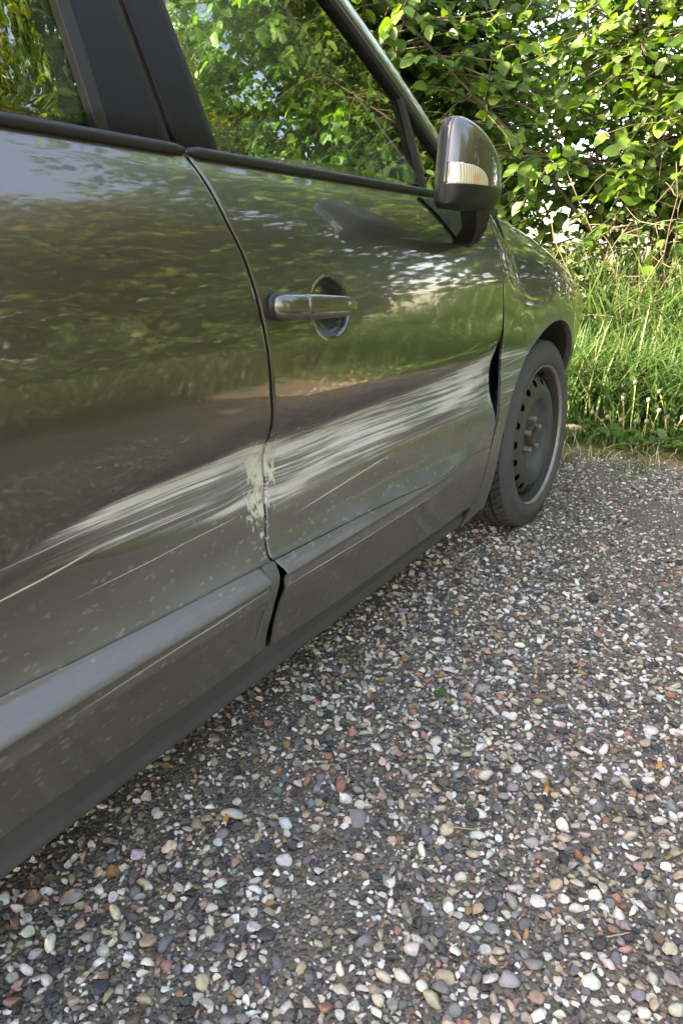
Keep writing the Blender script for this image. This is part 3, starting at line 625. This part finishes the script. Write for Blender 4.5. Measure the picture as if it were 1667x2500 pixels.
gr = N(nt, 'TexGradient', gradient_type='SPHERICAL'); mp = N(nt, 'Mapping'); l.new(v, mp.inputs[0]); mp.inputs['Location'].default_value = (0, -1.452*42, -1.008*42); mp.inputs['Scale'].default_value = (0, 42, 42); l.new(mp.outputs[0], gr.inputs[0])
c = mixc(nt, wv.outputs[1], (.42, .38, .22), (.85, .82, .68)); c = mixc(nt, smap(nt, gr.outputs[1], .25, .9, 0, .65), c, (.75, .30, .06)); l.new(c, b.inputs['Base Color'])
b.inputs['Roughness'].default_value = .12; b.inputs['Coat Weight'].default_value = 1; b.inputs['Coat Roughness'].default_value = .03; b.inputs['Metallic'].default_value = .3
mpanel('indicator_lamp', .9985, 1.033, m_, off=.0015, L=lampL, Rr=lampR, ny=24, nz=14, depth=.004)
lr = lambda z: mL(z)+.008; rim_ = MB(); pts = [(lampL(z)-.001, z) for z in np.linspace(.9985, 1.033, 6)]+[(float(lampR(z))+.001, z) for z in np.linspace(1.033, .9985, 14)]
rim_.tube([(float(dome(y, z))+.001, float(y), float(z)) for y, z in pts], .0012, 5); rim_.out('lamp_bezel', BLACK, mir)
# bezel and glass towards the window
m = MB(); zz = np.concatenate([np.linspace(.957, 1.111, 24)]); loop = [(mL(z), z) for z in zz]+[(mR(z), z) for z in zz[::-1]]
m.loft([[(x, 1.53+(y-1.53)*k, 1.035+(z-1.035)*k) for y, z in loop] for x, k in ((.0605, 1.004), (.050, 1.008), (.040, 1.0), (.036, .96))]); m.out('mirror_bezel', BLACK, mir)
m = MB(); m.loft([[(.040, 1.645, .985), (.085, 1.60, .975), (.080, 1.52, .970), (.045, 1.52, .970)], [(.035, 1.66, .955), (.075, 1.615, .955), (.070, 1.545, .955), (.035, 1.55, .955)],
                  [(.020, 1.70, .93), (.052, 1.655, .925), (.046, 1.615, .925), (.012, 1.62, .93)], [(-.02, 1.74, .905), (.030, 1.675, .902), (.026, 1.645, .902), (-.02, 1.66, .905)], [(-.03, 1.735, .898), (.014, 1.68, .896), (.012, 1.66, .896), (-.03, 1.67, .898)]]); m.out('mirror_arm', BLACK, mir, smooth=False)
m = MB(); m.loft([[(float(prof(z)+nose(y))+o, y, z) for (y, z) in ((1.56, .988), (1.84, .984), (1.84, .955), (1.765, .893), (1.69, .905), (1.62, .955))] for o in (-.004, .006)]); m.out('mirror_mount', BLACK, mir, smooth=False)

# ---- front wheel
def wheel(cy, cz):
    w = link('front_wheel' if cy > 1 else 'rear_wheel', None, car, loc=(-.024, cy, cz), rot=(0, 0, R(-3.2) if cy > 1 else 0))
    # tyre: closed lathe with grooves cut into the tread
    prof_t = [(.230, -.008), (.238, .001), (.243, .0015), (.246, .0035), (.262, .0045), (.274, .0025), (.2755, .0008), (.284, -.001), (.300, -.008), (.3085, -.016)]
    nA = 720; tr = np.linspace(-.020, -.200, 46)
    sec = prof_t+[(None, x) for x in tr]+[(.3085, -.204), (.300, -.212), (.270, -.218), (.228, -.21)]
    ang = np.linspace(0, 2*math.pi, nA, endpoint=False); V = np.zeros((len(sec), nA, 3)); G = np.zeros((len(sec), nA))
    for i, (r, x) in enumerate(sec):
        if r is None:
            q = (x+.110)/.09; rr = .3145-.004*q**2-.002*abs(q)**6; rr = np.full(nA, rr)
            groove = max(math.exp(-((x-gx_)/.0042)**4) for gx_ in (-.058, -.092, -.128, -.162))
            sl = .9*abs(q)**1.3; ph = (ang*30/math.pi*1.15+sl*2.2+(.5 if x < -.1 else 0)) % 1
            lat = (np.abs(ph-.5) < .085).astype(float)*(.8 if abs(q) > .25 else .35)
            ph2 = (ang*90/math.pi+sl*4) % 1; sip = (np.abs(ph2-.5) < .10)*.25
            G[i] = np.maximum(groove, np.maximum(lat*1.2, sip*2.4)); rr = rr-.0065*np.maximum(groove, np.maximum(lat, sip))
        else: rr = np.full(nA, r)
        V[i] = np.stack([np.full(nA, x), rr*np.cos(ang), rr*np.sin(ang)], 1)
    V[..., 2] = np.maximum(V[..., 2], -.309)
    i, j = np.meshgrid(np.arange(len(sec)-1), np.arange(nA), indexing='ij'); i, j = i.ravel(), j.ravel(); jn = (j+1) % nA
    part('tyre', V.reshape(-1, 3), np.stack([i*nA+j, i*nA+jn, (i+1)*nA+jn, (i+1)*nA+j], 1), TYRE, w, attrs=dict(groove=np.clip(G, 0, 1).ravel()))
    def lathe(name, P, mat, n=96, parent=w, holes=None):
        a = np.linspace(0, 2*math.pi, n, endpoint=False); V = np.array([[(x, r*math.cos(t), r*math.sin(t)) for t in a] for r, x in P]).reshape(-1, 3); F = []
        for i in range(len(P)-1):
            for j in range(n):
                if holes and holes(i, j): continue
                F.append((i*n+j, i*n+(j+1) % n, (i+1)*n+(j+1) % n, (i+1)*n+j))
        return part(name, V, F, mat, parent)
    rim = lathe('rim', [(.2245, -.012), (.218, -.017), (.212, -.022), (.206, -.034), (.202, -.05), (.200, -.11), (.19, -.12)], BARREL)
    lathe('rim_flange', [(.2245, -.012), (.2265, -.006), (.229, -.002), (.2310, -.0025), (.232, -.009)], FLANGE)
    # disc with sixteen vent holes, the edge vertices pulled onto each hole's outline
    P = [(.2025, -.052), (.196, -.038), (.190, -.029), (.184, -.0235), (.178, -.0195), (.171, -.016), (.164, -.013), (.152, -.009), (.140, -.0075), (.128, -.010), (.118, -.017), (.109, -.027), (.100, -.034), (.085, -.037), (.06, -.038), (.034, -.038)]
    pr = np.array(P); q_ = np.linspace(0, 1, len(P)); q3 = np.linspace(0, 1, (len(P)-1)*2+1); P = [tuple(p) for p in np.stack([np.interp(q3, q_, pr[:, 0]), np.interp(q3, q_, pr[:, 1])], 1)]
    n = 432; a = np.linspace(0, 2*math.pi, n, endpoint=False); rc, hr, hw = .177, .0105, .0125; rad = np.array([p[0] for p in P]); V = np.zeros((len(P), n, 3)); inside = np.zeros((len(P), n), bool)
    for i, (r, x) in enumerate(P):
        for j, t in enumerate(a):
            k = round((t)/(2*math.pi/18)); dt = (t-k*2*math.pi/18)*rc; q = ((r-rc)/hr)**2+(dt/hw)**2; rr, tt2, xx = r, t, x
            if q < 1: inside[i, j] = True
            elif q < 1.75:
                sc_ = 1/math.sqrt(q); rr = rc+(r-rc)*sc_; tt2 = k*2*math.pi/18+dt*sc_/rc; xx = float(np.interp(-rr, [-p[0] for p in P], [p[1] for p in P]))
            V[i, j] = (xx, rr*math.cos(tt2), rr*math.sin(tt2))
    F = [(i*n+j, i*n+(j+1) % n, (i+1)*n+(j+1) % n, (i+1)*n+j) for i in range(len(P)-1) for j in range(n) if not (inside[i, j] or inside[i, (j+1) % n] or inside[i+1, j] or inside[i+1, (j+1) % n])]
    part('wheel_disc', V.reshape(-1, 3), F, STEEL, w)
    lathe('brake_drum', [(.001, -.10), (.17, -.10), (.185, -.12)], NAVY)
    lathe('hub', [(.034, -.039), (.0345, -.022), (.031, -.018), (.028, -.020), (.027, -.036), (.012, -.038), (.010, -.026), (.001, -.026)], RUST, 32)
    for k in range(5):
        t = 2*math.pi*k/5+.35; m = MB(); c0 = (.054*math.cos(t), .054*math.sin(t))
        m.loft([[(x, c0[0]+r*math.cos(u), c0[1]+r*math.sin(u)) for u in np.linspace(0, 2*math.pi, 6, endpoint=False)] for x, r in ((-.04, .014), (-.033, .0135), (-.0325, .0108), (-.017, .0105), (-.015, .0085))]); m.out('wheel_bolt', BOLT, w, smooth=False)
    m = MB(); m.tube([(-.030, .205*math.cos(1.25), .205*math.sin(1.25)), (-.010, .186*math.cos(1.25), .186*math.sin(1.25))], .004, 6); m.out('tyre_valve', BLACK, w)
    return w
wheel(2.495, .309); wheel(-.21, .309)

# ------------------------------------------------------------------ planting
LV = np.array([(0,0,0),(-.30,.24,.05),(.30,.24,.05),(0,.5,-.01),(-.36,.58,.04),(.36,.58,.04),(-.20,.85,0),(.20,.85,0),(0,1.06,-.10)])
LF = np.array([(0,3,1),(0,2,3),(1,3,4),(3,2,5),(4,3,6),(3,5,7),(6,3,8),(3,7,8)])
def leaf_fine():
    V, F = [], []; n = 9
    for i in range(n+1):
        t = i/n; w = .40*math.sin(math.pi*min(1, t**.72))**.75*(1+.05*(i % 2)) if 0 < t < 1 else .0
        for s in (-1, -.5, 0, .5, 1): V.append((s*w, t*1.05-.03*abs(s)*math.sin(6*t), .10*abs(s)*w*2-.12*t*t+.012*(i % 2)*(abs(s) == .5)))
    for i in range(n):
        for j in range(4): F.append((i*5+j, i*5+j+1, i*5+j+6, i*5+j+5))
    return V, F
def frame(d, nrm):
    d = d/np.linalg.norm(d, axis=1)[:, None]; x = np.cross(d, nrm); x /= np.linalg.norm(x, axis=1)[:, None]+1e-9; z = np.cross(x, d)
    return np.stack([x, d, z], 2)            # columns: width, length, normal
def leaf_mesh(name, P, D, Nn, S, m, parent, **k):
    M = frame(D, Nn); V = np.einsum('nij,kj->nki', M, LV)*S[:, None, None]+P[:, None]
    F = (LF[None]+(np.arange(len(P))*len(LV))[:, None, None]).reshape(-1, 3)
    return link(name, mesh(name, V.reshape(-1, 3), F, m, True), parent, **k)
def curve_pts(p, d, length, n, wob, grav, rng):
    P = [np.array(p, float)]; d = np.array(d, float)
    for _ in range(n):
        d = d+rng.normal(scale=wob, size=3)+np.array([0, 0, grav]); d /= np.linalg.norm(d); P.append(P[-1]+d*length/n)
    return np.array(P)
fineV, fineF = leaf_fine()
def shrub(name, label, cat, base, H, spread, nst, ntw, nl, lsize, leafm, zmin, seed, group, singles=0, trunk_r=.022, lean=(0, 0), bark=None, twig_len=(.35, .8), face=(0, -.5, 0), arch=-.05, wood='stem'):
    rng = np.random.default_rng(seed); root = link(name, None, None, label, cat, group, loc=base); b = np.array(base, float)
    wood_mb, LP, LD, LN, LS = [], [], [], [], []; twg = MB()
    stems = []
    for k in range(nst):
        a = rng.uniform(0, 6.283); out = spread*rng.uniform(.25, 1.0)
        d = np.array([math.cos(a)*out/H+lean[0], math.sin(a)*out/H*.8+lean[1], 1]); d /= np.linalg.norm(d)
        P = curve_pts((rng.normal(0, .12), rng.normal(0, .12), -.03), d, H*rng.uniform(.75, 1.05), 9, .09, arch, rng)
        m = MB(); r0 = trunk_r*rng.uniform(.6, 1.1); m.tube(P, [r0*(1-.85*i/9)+.003 for i in range(10)], 7)
        m.out(wood, bark or BARK, root); stems.append(P)
    for k in range(ntw):
        P = stems[rng.integers(len(stems))]; t = rng.uniform(.15, 1)**.8*(len(P)-1.001); i = int(t); p = P[i]*(1-t+i)+P[i+1]*(t-i)
        if p[2] < zmin: continue
        a = rng.uniform(0, 6.283); d = np.array([math.cos(a), math.sin(a), rng.uniform(-.35, .5)])
        L = rng.uniform(*twig_len); n = 5; T = curve_pts(p, d, L, n, .18, -.10, rng)
        twg.tube(T, [.0045*(1-.75*q/n)+.0012 for q in range(n+1)], 4, cap=False)
        m_ = int(nl*L/twig_len[1]+rng.integers(0, 3))+1
        for q in range(m_):
            u = rng.uniform(.18, 1)*n*.999; i = int(u); pp = T[i]*(1-u+i)+T[i+1]*(u-i); td = T[i+1]-T[i]; td /= np.linalg.norm(td)
            sd = np.cross(td, (0, 0, 1)); sd = sd/(np.linalg.norm(sd)+1e-6)*(1 if q % 2 else -1)
            dd = td*.6+sd*rng.uniform(.4, 1)+np.array([0, 0, -.35])+rng.normal(scale=.3, size=3)
            LP.append(pp+sd*.012); LD.append(dd); LN.append(np.array([0, 0, .75])+np.array(face)+rng.normal(scale=.42, size=3)); LS.append(lsize*rng.uniform(.5, 1.15))
    twg.out('twigs', TWIG, root)
    LP, LD, LN, LS = map(np.array, (LP, LD, LN, LS))
    if singles:
        v, ds = seen(LP+b); sc_ = np.where(v, LS/ds, 0); pick = np.argsort(-sc_)[:singles]; pick = pick[sc_[pick] > 0]
        M = frame(LD, LN); lm_ = mesh('leaf', fineV, fineF, leafm)
        for i in pick:
            o = link('leaf', lm_, root); mw = Matrix(M[i].tolist()).to_4x4(); mw.translation = LP[i]; o.matrix_local = mw @ Matrix.Scale(LS[i], 4)
        rest = np.setdiff1d(np.arange(len(LP)), pick)
    else: rest = np.arange(len(LP))
    leaf_mesh('foliage', LP[rest], LD[rest], LN[rest], LS[rest], leafm, root, kind='stuff')
    return root
HG = 'hazel shrubs of the hedge ahead of the car'
shrub('hazel_shrub', 'dense broad-leaved hazel right behind the wing mirror, hiding the sky', 'shrub', (-1.75, 5.35, 0), 3.7, 1.2, 10, 2000, 13, .082, LEAF_A, .95, 1, HG, 150)
shrub('hazel_shrub', 'open hazel with white sky gaps above the tall grass at the right edge', 'shrub', (-.15, 5.55, 0), 3.5, 1.2, 9, 900, 12, .082, LEAF_A, 1.15, 2, HG, 140)
shrub('hazel_shrub', 'hazel seen through the front door window', 'shrub', (-3.3, 5.4, 0), 3.6, 1.2, 8, 900, 11, .085, LEAF_A, .8, 3, HG, 60)
shrub('hazel_shrub', 'hazel farthest along the hedge, seen through the car glass', 'shrub', (-4.9, 5.6, 0), 3.6, 1.3, 7, 600, 11, .09, LEAF_A, .7, 4, HG)
for i, (x, lb) in enumerate(((1.1, 'hazel just right of the one with sky gaps, mirrored in the front wing'), (3.3, 'hazel in the middle of the hedge stretch mirrored in the front door'), (4.8, 'hazel at the far right end of the hedge, mirrored in the front door'))):
    shrub('hazel_shrub', lb, 'shrub', (x, 5.5+.2*i, 0), 3.6, 1.3, 8, 700, 11, .095, LEAF_A, .3, 10+i, HG)
shrub('hazel_shrub', 'deeper hazel filling the gaps behind the one by the wing mirror', 'shrub', (-1.7, 6.9, 0), 3.9, 1.3, 9, 700, 11, .09, LEAF_A, .5, 24, HG)
shrub('hazel_shrub', 'deeper hazel behind the one seen through the front door window', 'shrub', (-3.9, 7.1, 0), 4.2, 1.4, 9, 700, 11, .09, LEAF_A, .5, 25, HG)
BG = 'small leaved bushes under the hazels'
shrub('bramble_bush', 'low small-leaved bush below the wing mirror beside the bonnet', 'bush', (-1.35, 4.95, 0), 1.0, .55, 12, 420, 16, .042, LEAF_B, .1, 20, BG, 60, .008, twig_len=(.2, .45))
shrub('bramble_bush', 'small-leaved bush with pale shoots behind the tall grass', 'bush', (-.62, 5.05, 0), 1.2, .55, 12, 420, 16, .042, LEAF_B, .1, 21, BG, 60, .008, twig_len=(.2, .45))
shrub('bramble_bush', 'thin small-leaved bush at the right edge of the photo', 'bush', (.1, 5.1, 0), 1.0, .5, 9, 260, 14, .045, LEAF_B, .1, 22, BG, 0, .008, twig_len=(.2, .45))
shrub('bramble_bush', 'small-leaved bush ahead of the bonnet, seen through the cabin', 'bush', (-2.5, 5.0, 0), 1.0, .6, 9, 260, 14, .05, LEAF_B, .1, 23, BG, 0, .008, twig_len=(.2, .45))
# dry twigs
rng = np.random.default_rng(5); dt = link('dead_shrub', None, None, 'tangle of bare dry twigs standing in front of the right hand hazel', 'dead shrub', loc=(-.12, 4.85, 0))
for k in range(13):
    a = rng.uniform(0, 6.283); P = curve_pts((rng.normal(0, .12), rng.normal(0, .08), 0), (math.cos(a)*.22, math.sin(a)*.2, 1), rng.uniform(.9, 1.75), 9, .16, 0, rng)
    m = MB(); m.tube(P, [.0055*(1-.8*i/9)+.001 for i in range(10)], 5)
    for q in range(5):
        i = rng.integers(3, 9); a = rng.uniform(0, 6.283); m.tube(curve_pts(P[i], (math.cos(a), math.sin(a), .4), rng.uniform(.1, .35), 4, .2, 0, rng), [.003, .0025, .002, .0015, .001], 4)
    m.out('twig', DEAD, dt)
# trees: left of the car (seen through the glass) and right of it (mirrored in the doors)
TG = 'trees round the parking ground'
for k, (x, y) in enumerate(((4.4, .6), (4.5, 2.4), (4.3, 4.0))):
    shrub('bramble_bush', ('rough bush farthest left in the verge mirrored in the rear door', 'middle rough bush in the verge mirrored in the rear door', 'rough bush at the hedge end of the verge mirrored in the doors')[k], 'bush', (x, y, 0), 1.9, 1.0, 12, 420, 12, .085, LEAF_B, .1, 60+k, 'bushes in the verge across the parking ground', 0, .012, twig_len=(.25, .6))
def tree(label, base, H, spread, leafm, seed, lsize=.15, ntw=420, zmin=1.2):
    return shrub('tree', label, 'tree', base, H, spread, 6, ntw, 11, lsize, leafm, zmin, seed, TG, 0, .09, twig_len=(.5, 1.3), face=(0, 0, .1), arch=-.03, wood='branch')
tree('sunlit tree with yellow green leaves seen through the rear door window', (-5.6, 4.6, 0), 4.4, 1.9, LEAF_Y, 31, .14, 520, .6)
tree('tree beside the sunlit one, seen through the car windows', (-6.4, 8.2, 0), 5.2, 2.2, LEAF_Y, 32, .15, 480, .6)
for i, (x, y, H, sp, lm_, lb, nt_) in enumerate(((5.3, 1.0, 4.4, 2.0, LEAF_Y, 'yellow green tree mirrored in the lower rear door', 900), (5.6, 3.4, 4.8, 2.3, LEAF_Y, 'tall yellow green tree mirrored in the rear door and its window', 1300),
        (4.9, 6.0, 5.2, 2.6, LEAF_Y, 'tall leafy tree mirrored in the side windows', 2600), (4.8, 9.2, 7.6, 2.8, LEAF_A, 'green tree behind the hedge, mirrored in the front door', 2600), (5.8, -1.8, 5.6, 2., LEAF_A, 'green tree standing level with the back of the car', 600))):
    tree(lb, (x, y, 0), H, sp, lm_, 40+i, .14, nt_, .2)

shrub('tree', 'tree with a high green crown mirrored in the front door window', 'tree', (1.7, 7.6, 0), 6.8, 2.1, 7, 2000, 12, .13, LEAF_A, 2.7, 71, TG, 0, .08, twig_len=(.5, 1.3), face=(0, 0, .1), arch=-.03, wood='branch')

# ---- grass
def grass(name, label, pts, hgt, seed, m=GRASS, wid=.006, bend=.5):
    rng = np.random.default_rng(seed); n = len(pts); h = hgt*rng.uniform(.45, 1.15, n); a = rng.uniform(0, 6.283, n); bd = rng.uniform(.1, 1, n)*bend
    u = np.stack([np.cos(a), np.sin(a), 0*a], 1); sdv = np.stack([-np.sin(a), np.cos(a), 0*a], 1); w = wid*rng.uniform(.6, 1.3, n); rows = []
    for t, ww in ((0, .7), (.3, 1), (.6, .85), (.85, .5), (1, 0)):
        c = pts+np.array([0, 0, 1])*(h*(t-.35*bd*t*t*t))[:, None]+u*(h*bd*t**2.2)[:, None]
        rows += [c-sdv*(w*ww/2)[:, None], c+sdv*(w*ww/2)[:, None]] if t < 1 else [c]
    V = np.stack(rows, 1); k = V.shape[1]; base = (np.arange(n)*k)[:, None]
    F = np.vstack([np.stack([base[:, 0]+i, base[:, 0]+i+1, base[:, 0]+i+3], 1) for i in (0, 2, 4)]+[np.stack([base[:, 0]+i, base[:, 0]+i+3, base[:, 0]+i+2], 1) for i in (0, 2, 4)]+[np.stack([base[:, 0]+6, base[:, 0]+7, base[:, 0]+8], 1)])
    return link(name, mesh(name, V.reshape(-1, 3), F, m, True), None, label, kind='stuff')
def scatter(n, x0, x1, y0, y1, seed, clump=.0, fn=None):
    rng = np.random.default_rng(seed); p = np.stack([rng.uniform(x0, x1, n), rng.uniform(y0, y1, n), np.zeros(n)], 1)
    if clump:
        c = np.stack([rng.uniform(x0, x1, n//14), rng.uniform(y0, y1, n//14), np.zeros(n//14)], 1); k = rng.integers(0, len(c), n); p = c[k]+rng.normal(scale=clump, size=(n, 3))*np.array([1, 1, 0])
    return p[fn(p)] if fn else p
edge = lambda x: 3.62+.10*np.sin(2.3*x+1)+.06*np.sin(7*x)
grass('tall_grass', 'long bright green grass under the hedge', scatter(19000, -2.6, 2.2, 4.0, 5.0, 3, .05, lambda p: p[:, 1] > 3.93+.15*RNG.random(len(p))), .62, 4, wid=.011, bend=1.1)
grass('tall_grass', 'long grass at the hedge foot', scatter(11000, -2.4, 1.8, 4.6, 5.3, 13, .04, lambda p: p[:, 0] > -.62+.25*RNG.random(len(p))), 1.0, 14, wid=.012, bend=1.0)
grass('short_grass', 'short patchy grass and weeds along the gravel edge', scatter(11000, -2.8, 2.6, 3.5, 4.3, 5, .03, lambda p: p[:, 1] > edge(p[:, 0])+.12*RNG.random(len(p))), .10, 6, wid=.007, bend=.9)
grass('short_grass', 'sparse weeds at the gravel edge', scatter(420, -2.0, 1.6, 3.35, 3.75, 7, .02), .05, 8, wid=.006, bend=1)
grass('side_grass', 'grass verge across the parking ground', scatter(26000, 1.62, 5.2, -2, 4.6, 9, .05), .40, 10, RANK, wid=.014)
grass('side_grass', 'grass verge right of the hedge', scatter(9000, 1.6, 5, 3.7, 5.2, 15, .04), .45, 16, RANK, wid=.012)
grass('dry_straw', 'scattered dry straw at the gravel edge', scatter(500, -1.8, 1.4, 3.40, 3.78, 11), .09, 12, STRAW, .004, 2.2)
# broad weed leaves at the edge
rng = np.random.default_rng(77); p = np.vstack([scatter(1500, -1.2, 1.2, 3.72, 4.25, 17, .05)]); n = len(p); p[:, 2] = rng.uniform(.01, .09, n)
dd = rng.normal(size=(n, 3))*np.array([1, 1, .3])+np.array([0, 0, .35])
leaf_mesh('weeds', p, dd, np.array([0, -.3, 1])+rng.normal(scale=.3, size=(n, 3)), rng.uniform(.02, .06, n), WEED, None, kind='stuff', label='broad leaved weeds in the grass at the gravel edge')
# dandelions gone to seed
HEAD = plain('seed_head', (.30, .27, .22), .9, var=.25, scale=200); STALK = plain('dandelion_stalk', (.42, .36, .12), .6, var=.3, scale=40)
hv, hf = I2; dlab = ['tall upright', 'bent', 'leaning', 'short', 'curved']
DLAB = ['tallest dandelion, straight, its white head above all others', 'second tallest dandelion, just left of the tallest one', 'tall dandelion with a fluffy head, right of the tallest one', 'dandelion leaning right, between the fluffy one and the right edge', 'leftmost dandelion, bent far to the left', 'low dandelion bent left, next to the leftmost one', 'low dandelion with a wide white head under the second tallest', 'short upright dandelion between the two tall ones and the fluffy one', 'tall dandelion leaning left at the right edge of the photo', 'dandelion leaning right at the right edge of the photo', 'short dandelion near the right edge, deepest in the grass', 'shortest dandelion, half hidden in the grass behind the tall ones']
DX = [(.03, 3.93, .30, .0), (.005, 3.90, .22, -.02), (.10, 3.92, .22, .0), (.12, 3.94, .17, .03), (-.05, 3.90, .14, -.10), (-.02, 3.92, .12, -.06), (.02, 3.88, .12, -.03), (.085, 3.90, .12, .02), (.20, 3.95, .26, -.06), (.22, 3.93, .15, .04), (.17, 3.97, .14, .02), (.045, 3.98, .10, .0)]
for k, (x, y, h, ln) in enumerate(DX):
    o = link('dandelion', None, None, DLAB[k], 'dandelion', 'dandelions gone to seed at the gravel edge', loc=(x, y, 0))
    m = MB(); P = [(ln*(t**1.6), .02*math.sin(3*t), h*t) for t in np.linspace(0, 1, 7)]; m.tube(P, .0028, 5); m.out('stem', STALK, o)
    v = hv*np.array([.011, .011, .012])*(1+.12*RNG.normal(size=(len(hv), 1))); v[:, 2] += 0; e = P[-1]; part('seed_head', v+np.array(e), hf, HEAD, o)

# ---- litter
FILT = plain('cork_paper', (.58, .27, .06), .7, var=.25, scale=300); PAPER = plain('cigarette_paper', (.72, .70, .66), .7, var=.12, scale=200); ASH = plain('burnt_end', (.03, .03, .03), .9)
def butt(label, p, ang, L=.026, white=.25):
    o = link('cigarette_butt', None, None, label, 'cigarette butt', 'cigarette butts on the gravel', loc=(p[0], p[1], .0135), rot=(.08, 0, ang))
    def seg(name, a, b, m, r=.0039):
        q = MB(); q.loft([[(r*k*math.cos(t), y, r*k*math.sin(t)) for t in np.linspace(0, 2*math.pi, 12, endpoint=False)] for y, k in ((a, .93), (a+.0008, 1), (b-.0008, 1), (b, .93))]); q.out(name, m, o)
    seg('filter', 0, L*(1-white), FILT); seg('paper', L*(1-white), L, PAPER, .0038)
    seg('burnt_end', L, L+.0012, ASH, .0032)
butt('orange cigarette butt nearest the car sill, lying on the gravel', (-.022, .80), R(205), .026, .18)
butt('orange cigarette butt with a white end in the middle of the gravel', (.408, 1.125), R(185), .026, .2)
butt('orange cigarette butt beside a white stone at the right edge of the gravel', (.565, 1.275), R(8), .026, .35)
o = link('cigarette_butt', None, None, 'all white cigarette end lying among pale stones', 'cigarette butt', 'cigarette butts on the gravel', loc=(.441, 1.265, .013), rot=(0, .1, R(70)))
q = MB(); q.loft([[(.0036*k*math.cos(t), y, .0036*k*math.sin(t)) for t in np.linspace(0, 2*math.pi, 10, endpoint=False)] for y, k in ((-.012, .8), (-.010, 1), (.01, 1), (.012, .85))]); q.out('paper', PAPER, o)
gl = link('fallen_leaf', None, None, 'small fresh green leaf lying on the gravel', 'leaf', loc=(.14, 1.305, .014))
for k, (a, s) in enumerate(((.4, .022), (2.2, .020))):
    c_ = link('leaflet', mesh('leaflet', np.array(fineV)*np.array([1.1, 1, 1.]), fineF, WEED), gl, rot=(.4, .3-.5*k, a), scale=(s, s, s))
st = MB(); P = [(-.62+.03*i, 4.02+.004*i*(-1)**i, .03+.004*math.sin(i)) for i in range(9)]; P = [(x+.30, y-.05, z) for x, y, z in P]; st.tube(P, [.012, .02, .024, .026, .024, .02, .014, .010, .006], 8)
link('wood_stick', mesh('wood_stick', st.V, st.F, plain('bleached_wood', (.55, .46, .34), .85, var=.25, scale=40, bmp=.4)), None, 'pale bleached piece of wood lying in the grass behind the front wheel', 'stick')
rng = np.random.default_rng(9)
SL = ((.02, 1.02, 'dry straw just off the sill, nearest the orange butt'), (.10, .98, 'pale straw in the dark gravel below the door gap'), (.56, .86, 'long dry straw at the lower right corner of the gravel'), (.30, .95, 'straw lying across the gravel at the bottom middle'), (.33, 1.5, 'straw on the gravel right of the green leaf'), (.2, 2.1, 'thin straw on the gravel near the front wheel'))
for k, (x, y, lb) in enumerate(SL):
    a = rng.uniform(0, 3.14); L = rng.uniform(.03, .07)
    m = MB(); m.tube(curve_pts((0, 0, 0), (math.cos(a), math.sin(a), 0), L, 5, .12, 0, rng), [.0011, .0011, .001, .0009, .0008, .0006], 5)
    link('straw', mesh('straw', m.V, m.F, STRAW), None, lb, 'straw', 'dry straws on the gravel', loc=(x, y, .016))
